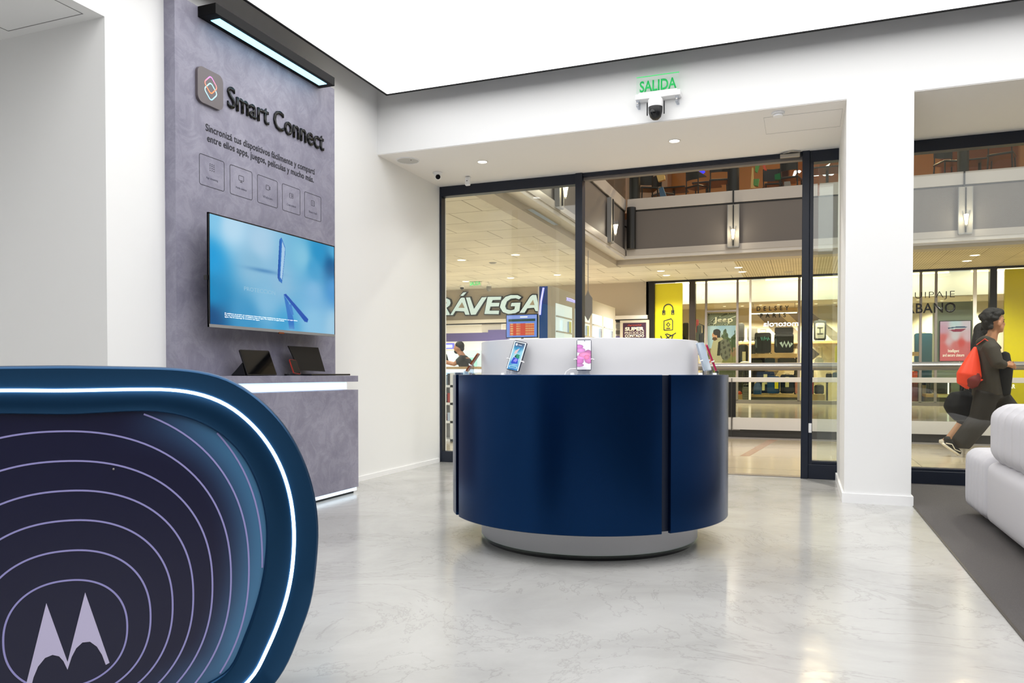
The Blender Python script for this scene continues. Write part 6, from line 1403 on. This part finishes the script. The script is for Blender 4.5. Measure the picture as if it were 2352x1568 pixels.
bm = B(); limb(bm, [J(2236, 930, WY-.07), J(2206, 972, WY-.07)], [.085, .06]); limb(bm, [J(2262, 925, WY+.07), J(2292, 962, WY+.07), J(2300, 1010, WY+.07)], [.09, .075, .06]); remesh('trousers', bm, 'black_cloth', wo, .013, 3)
bm = limb(B(), [J(2160, 1012, WY-.07), J(2182, 1027, WY-.07)], [(.04, .03), (.038, .025)]); obj('shoe', bm, 'shoe_sole', wo, 3.1)
q = J(2300, 1034, WY+.07); q.z = .035; obj('shoe', limb(B(), [q+Vector((-.05, 0, 0)), q+Vector((.15, 0, -.005))], [(.04, .035), (.038, .028)]), 'shoe_sole', wo, 3.1)
t = thing('shoulder_bag', 'large soft black bag swinging low behind the striding man', 'bag', J(2215, 965, WY-.25))
bm = B(); limb(bm, [J(2218, 908, WY-.3), J(2212, 930, WY-.3), J(2222, 958, WY-.3)], [(.10, .17), (.12, .22), (.09, .15)], 16); remesh('bag_body', bm, 'black_cloth', t, .014, 3)
obj('strap', tube(tube(B(), [J(2205, 908, WY-.3), J(2218, 872, WY-.25), J(2224, 866, WY-.22)], .012), [J(2232, 906, WY-.3), J(2226, 885, WY-.26), J(2223, 866, WY-.22)], .012), 'black_cloth', t)
# ---- man at the kiosk
KY = 13.4
km = thing('person', 'dark-haired bearded man in a grey T-shirt leaning on the kiosk and looking at a phone', 'person', (-5.9, KY, 0))
hk = J(1054, 798, KY); bm = B()
ell(bm, hk, .095, .078, .112); ell(bm, hk+Vector((-.035, 0, -.06)), .058, .056, .062); ell(bm, hk+Vector((-.098, 0, -.02)), .018, .013, .024); ell(bm, hk+Vector((-.08, 0, -.06)), .017, .022, .012); ell(bm, hk+Vector((-.0, -.077, -.015)), .018, .011, .03); ell(bm, hk+Vector((0, .077, -.015)), .018, .011, .03)
limb(bm, [hk+Vector((.01, 0, -.07)), J(1064, 820, KY)], [.055, .062]); limb(bm, [J(1066, 826, KY), J(1076, 850, KY), J(1082, 878, KY)], [(.15, .11), (.15, .12), (.15, .13)])
limb(bm, [J(1082, 880, KY-.1), J(1080, 930, KY-.1), J(1083, 982, KY-.1)], [.09, .06, .042]); limb(bm, [J(1082, 880, KY+.1), J(1084, 930, KY+.1), J(1086, 982, KY+.1)], [.09, .06, .042])
for s_ in (-1, 1):
    a_, e_, w_ = J(1062, 824, KY+s_*.17), J(1043, 836, KY+s_*.2), J(1021, 829 if s_ < 0 else 832, KY+s_*.08)
    limb(bm, [a_, e_, w_], [.052, .042, .028]); limb(bm, [w_, w_+Vector((-.05, -s_*.02, .03))], [(.024, .036), (.02, .038)]); fingers(bm, w_+Vector((-.055, -s_*.02, .035)), (-.5, 0, .8), (.6, -s_*.5, 0), (.5, 0, .5))
remesh('body', bm, 'skin', km, .011, 3)
bm = B(); ell(bm, hk+Vector((.018, 0, .035)), .095, .084, .093); ell(bm, hk+Vector((.06, 0, -.02)), .05, .06, .06); remesh('hair', bm, 'hair', km, .01, 2)
bm = B(); ell(bm, hk+Vector((-.05, 0, -.08)), .05, .055, .04, rot=.5); obj('beard', bm, 'hair', km, 3.1)
obj('eye', ell(B(), hk+Vector((-.085, -.03, .005)), .009, .012, .008, 10), 'paper', km, 3.1)
bm = B(); limb(bm, [J(1064, 819, KY), J(1067, 830, KY), J(1076, 852, KY), J(1082, 882, KY)], [(.10, .07), (.20, .125), (.175, .135), (.17, .14)], 18)
for s_ in (-1, 1): limb(bm, [J(1064, 822, KY+s_*.15), J(1052, 832, KY+s_*.2)], [.082, .072])
remesh('tshirt', bm, 'tshirt', km, .012, 3)
bm = B(); limb(bm, [J(1082, 878, KY-.09), J(1080, 930, KY-.1), J(1083, 978, KY-.1)], [.12, .09, .07]); limb(bm, [J(1082, 878, KY+.09), J(1084, 930, KY+.1), J(1086, 978, KY+.1)], [.12, .09, .07]); remesh('trousers', bm, 'trousers', km, .013, 3)
for s_ in (-.1, .1):
    q = J(1084, 985, KY+s_); q.z = .04; obj('shoe', limb(B(), [q+Vector((.06, 0, 0)), q+Vector((-.15, 0, -.005))], [(.042, .038), (.038, .03)]), 'shoe_black', km, 3.1)
t = thing('phone', 'dark phone held up by the man at the kiosk', 'phone', J(1026, 822, KY)); c_ = J(1025, 822, KY-.06); obj('phone_body', slab(B(), c_, (.5, .85, 0), (-.3, 0, 1), .075, .16, .009), 'black_plastic', t)
t = thing('kiosk', 'low white counter the man with the phone leans on', 'kiosk', (-6.9, KY+.1, 0)); q0, q1 = J(985, 850, KY), J(1056, 850, KY); obj('cabinet', bx(q0.x, q1.x-.1, KY-.25, KY+.25, 0, 1.02), 'bright_white', t); obj('counter_top', bx(q0.x, q1.x-.07, KY-.28, KY+.28, 1.02, 1.06), 'wood', t)
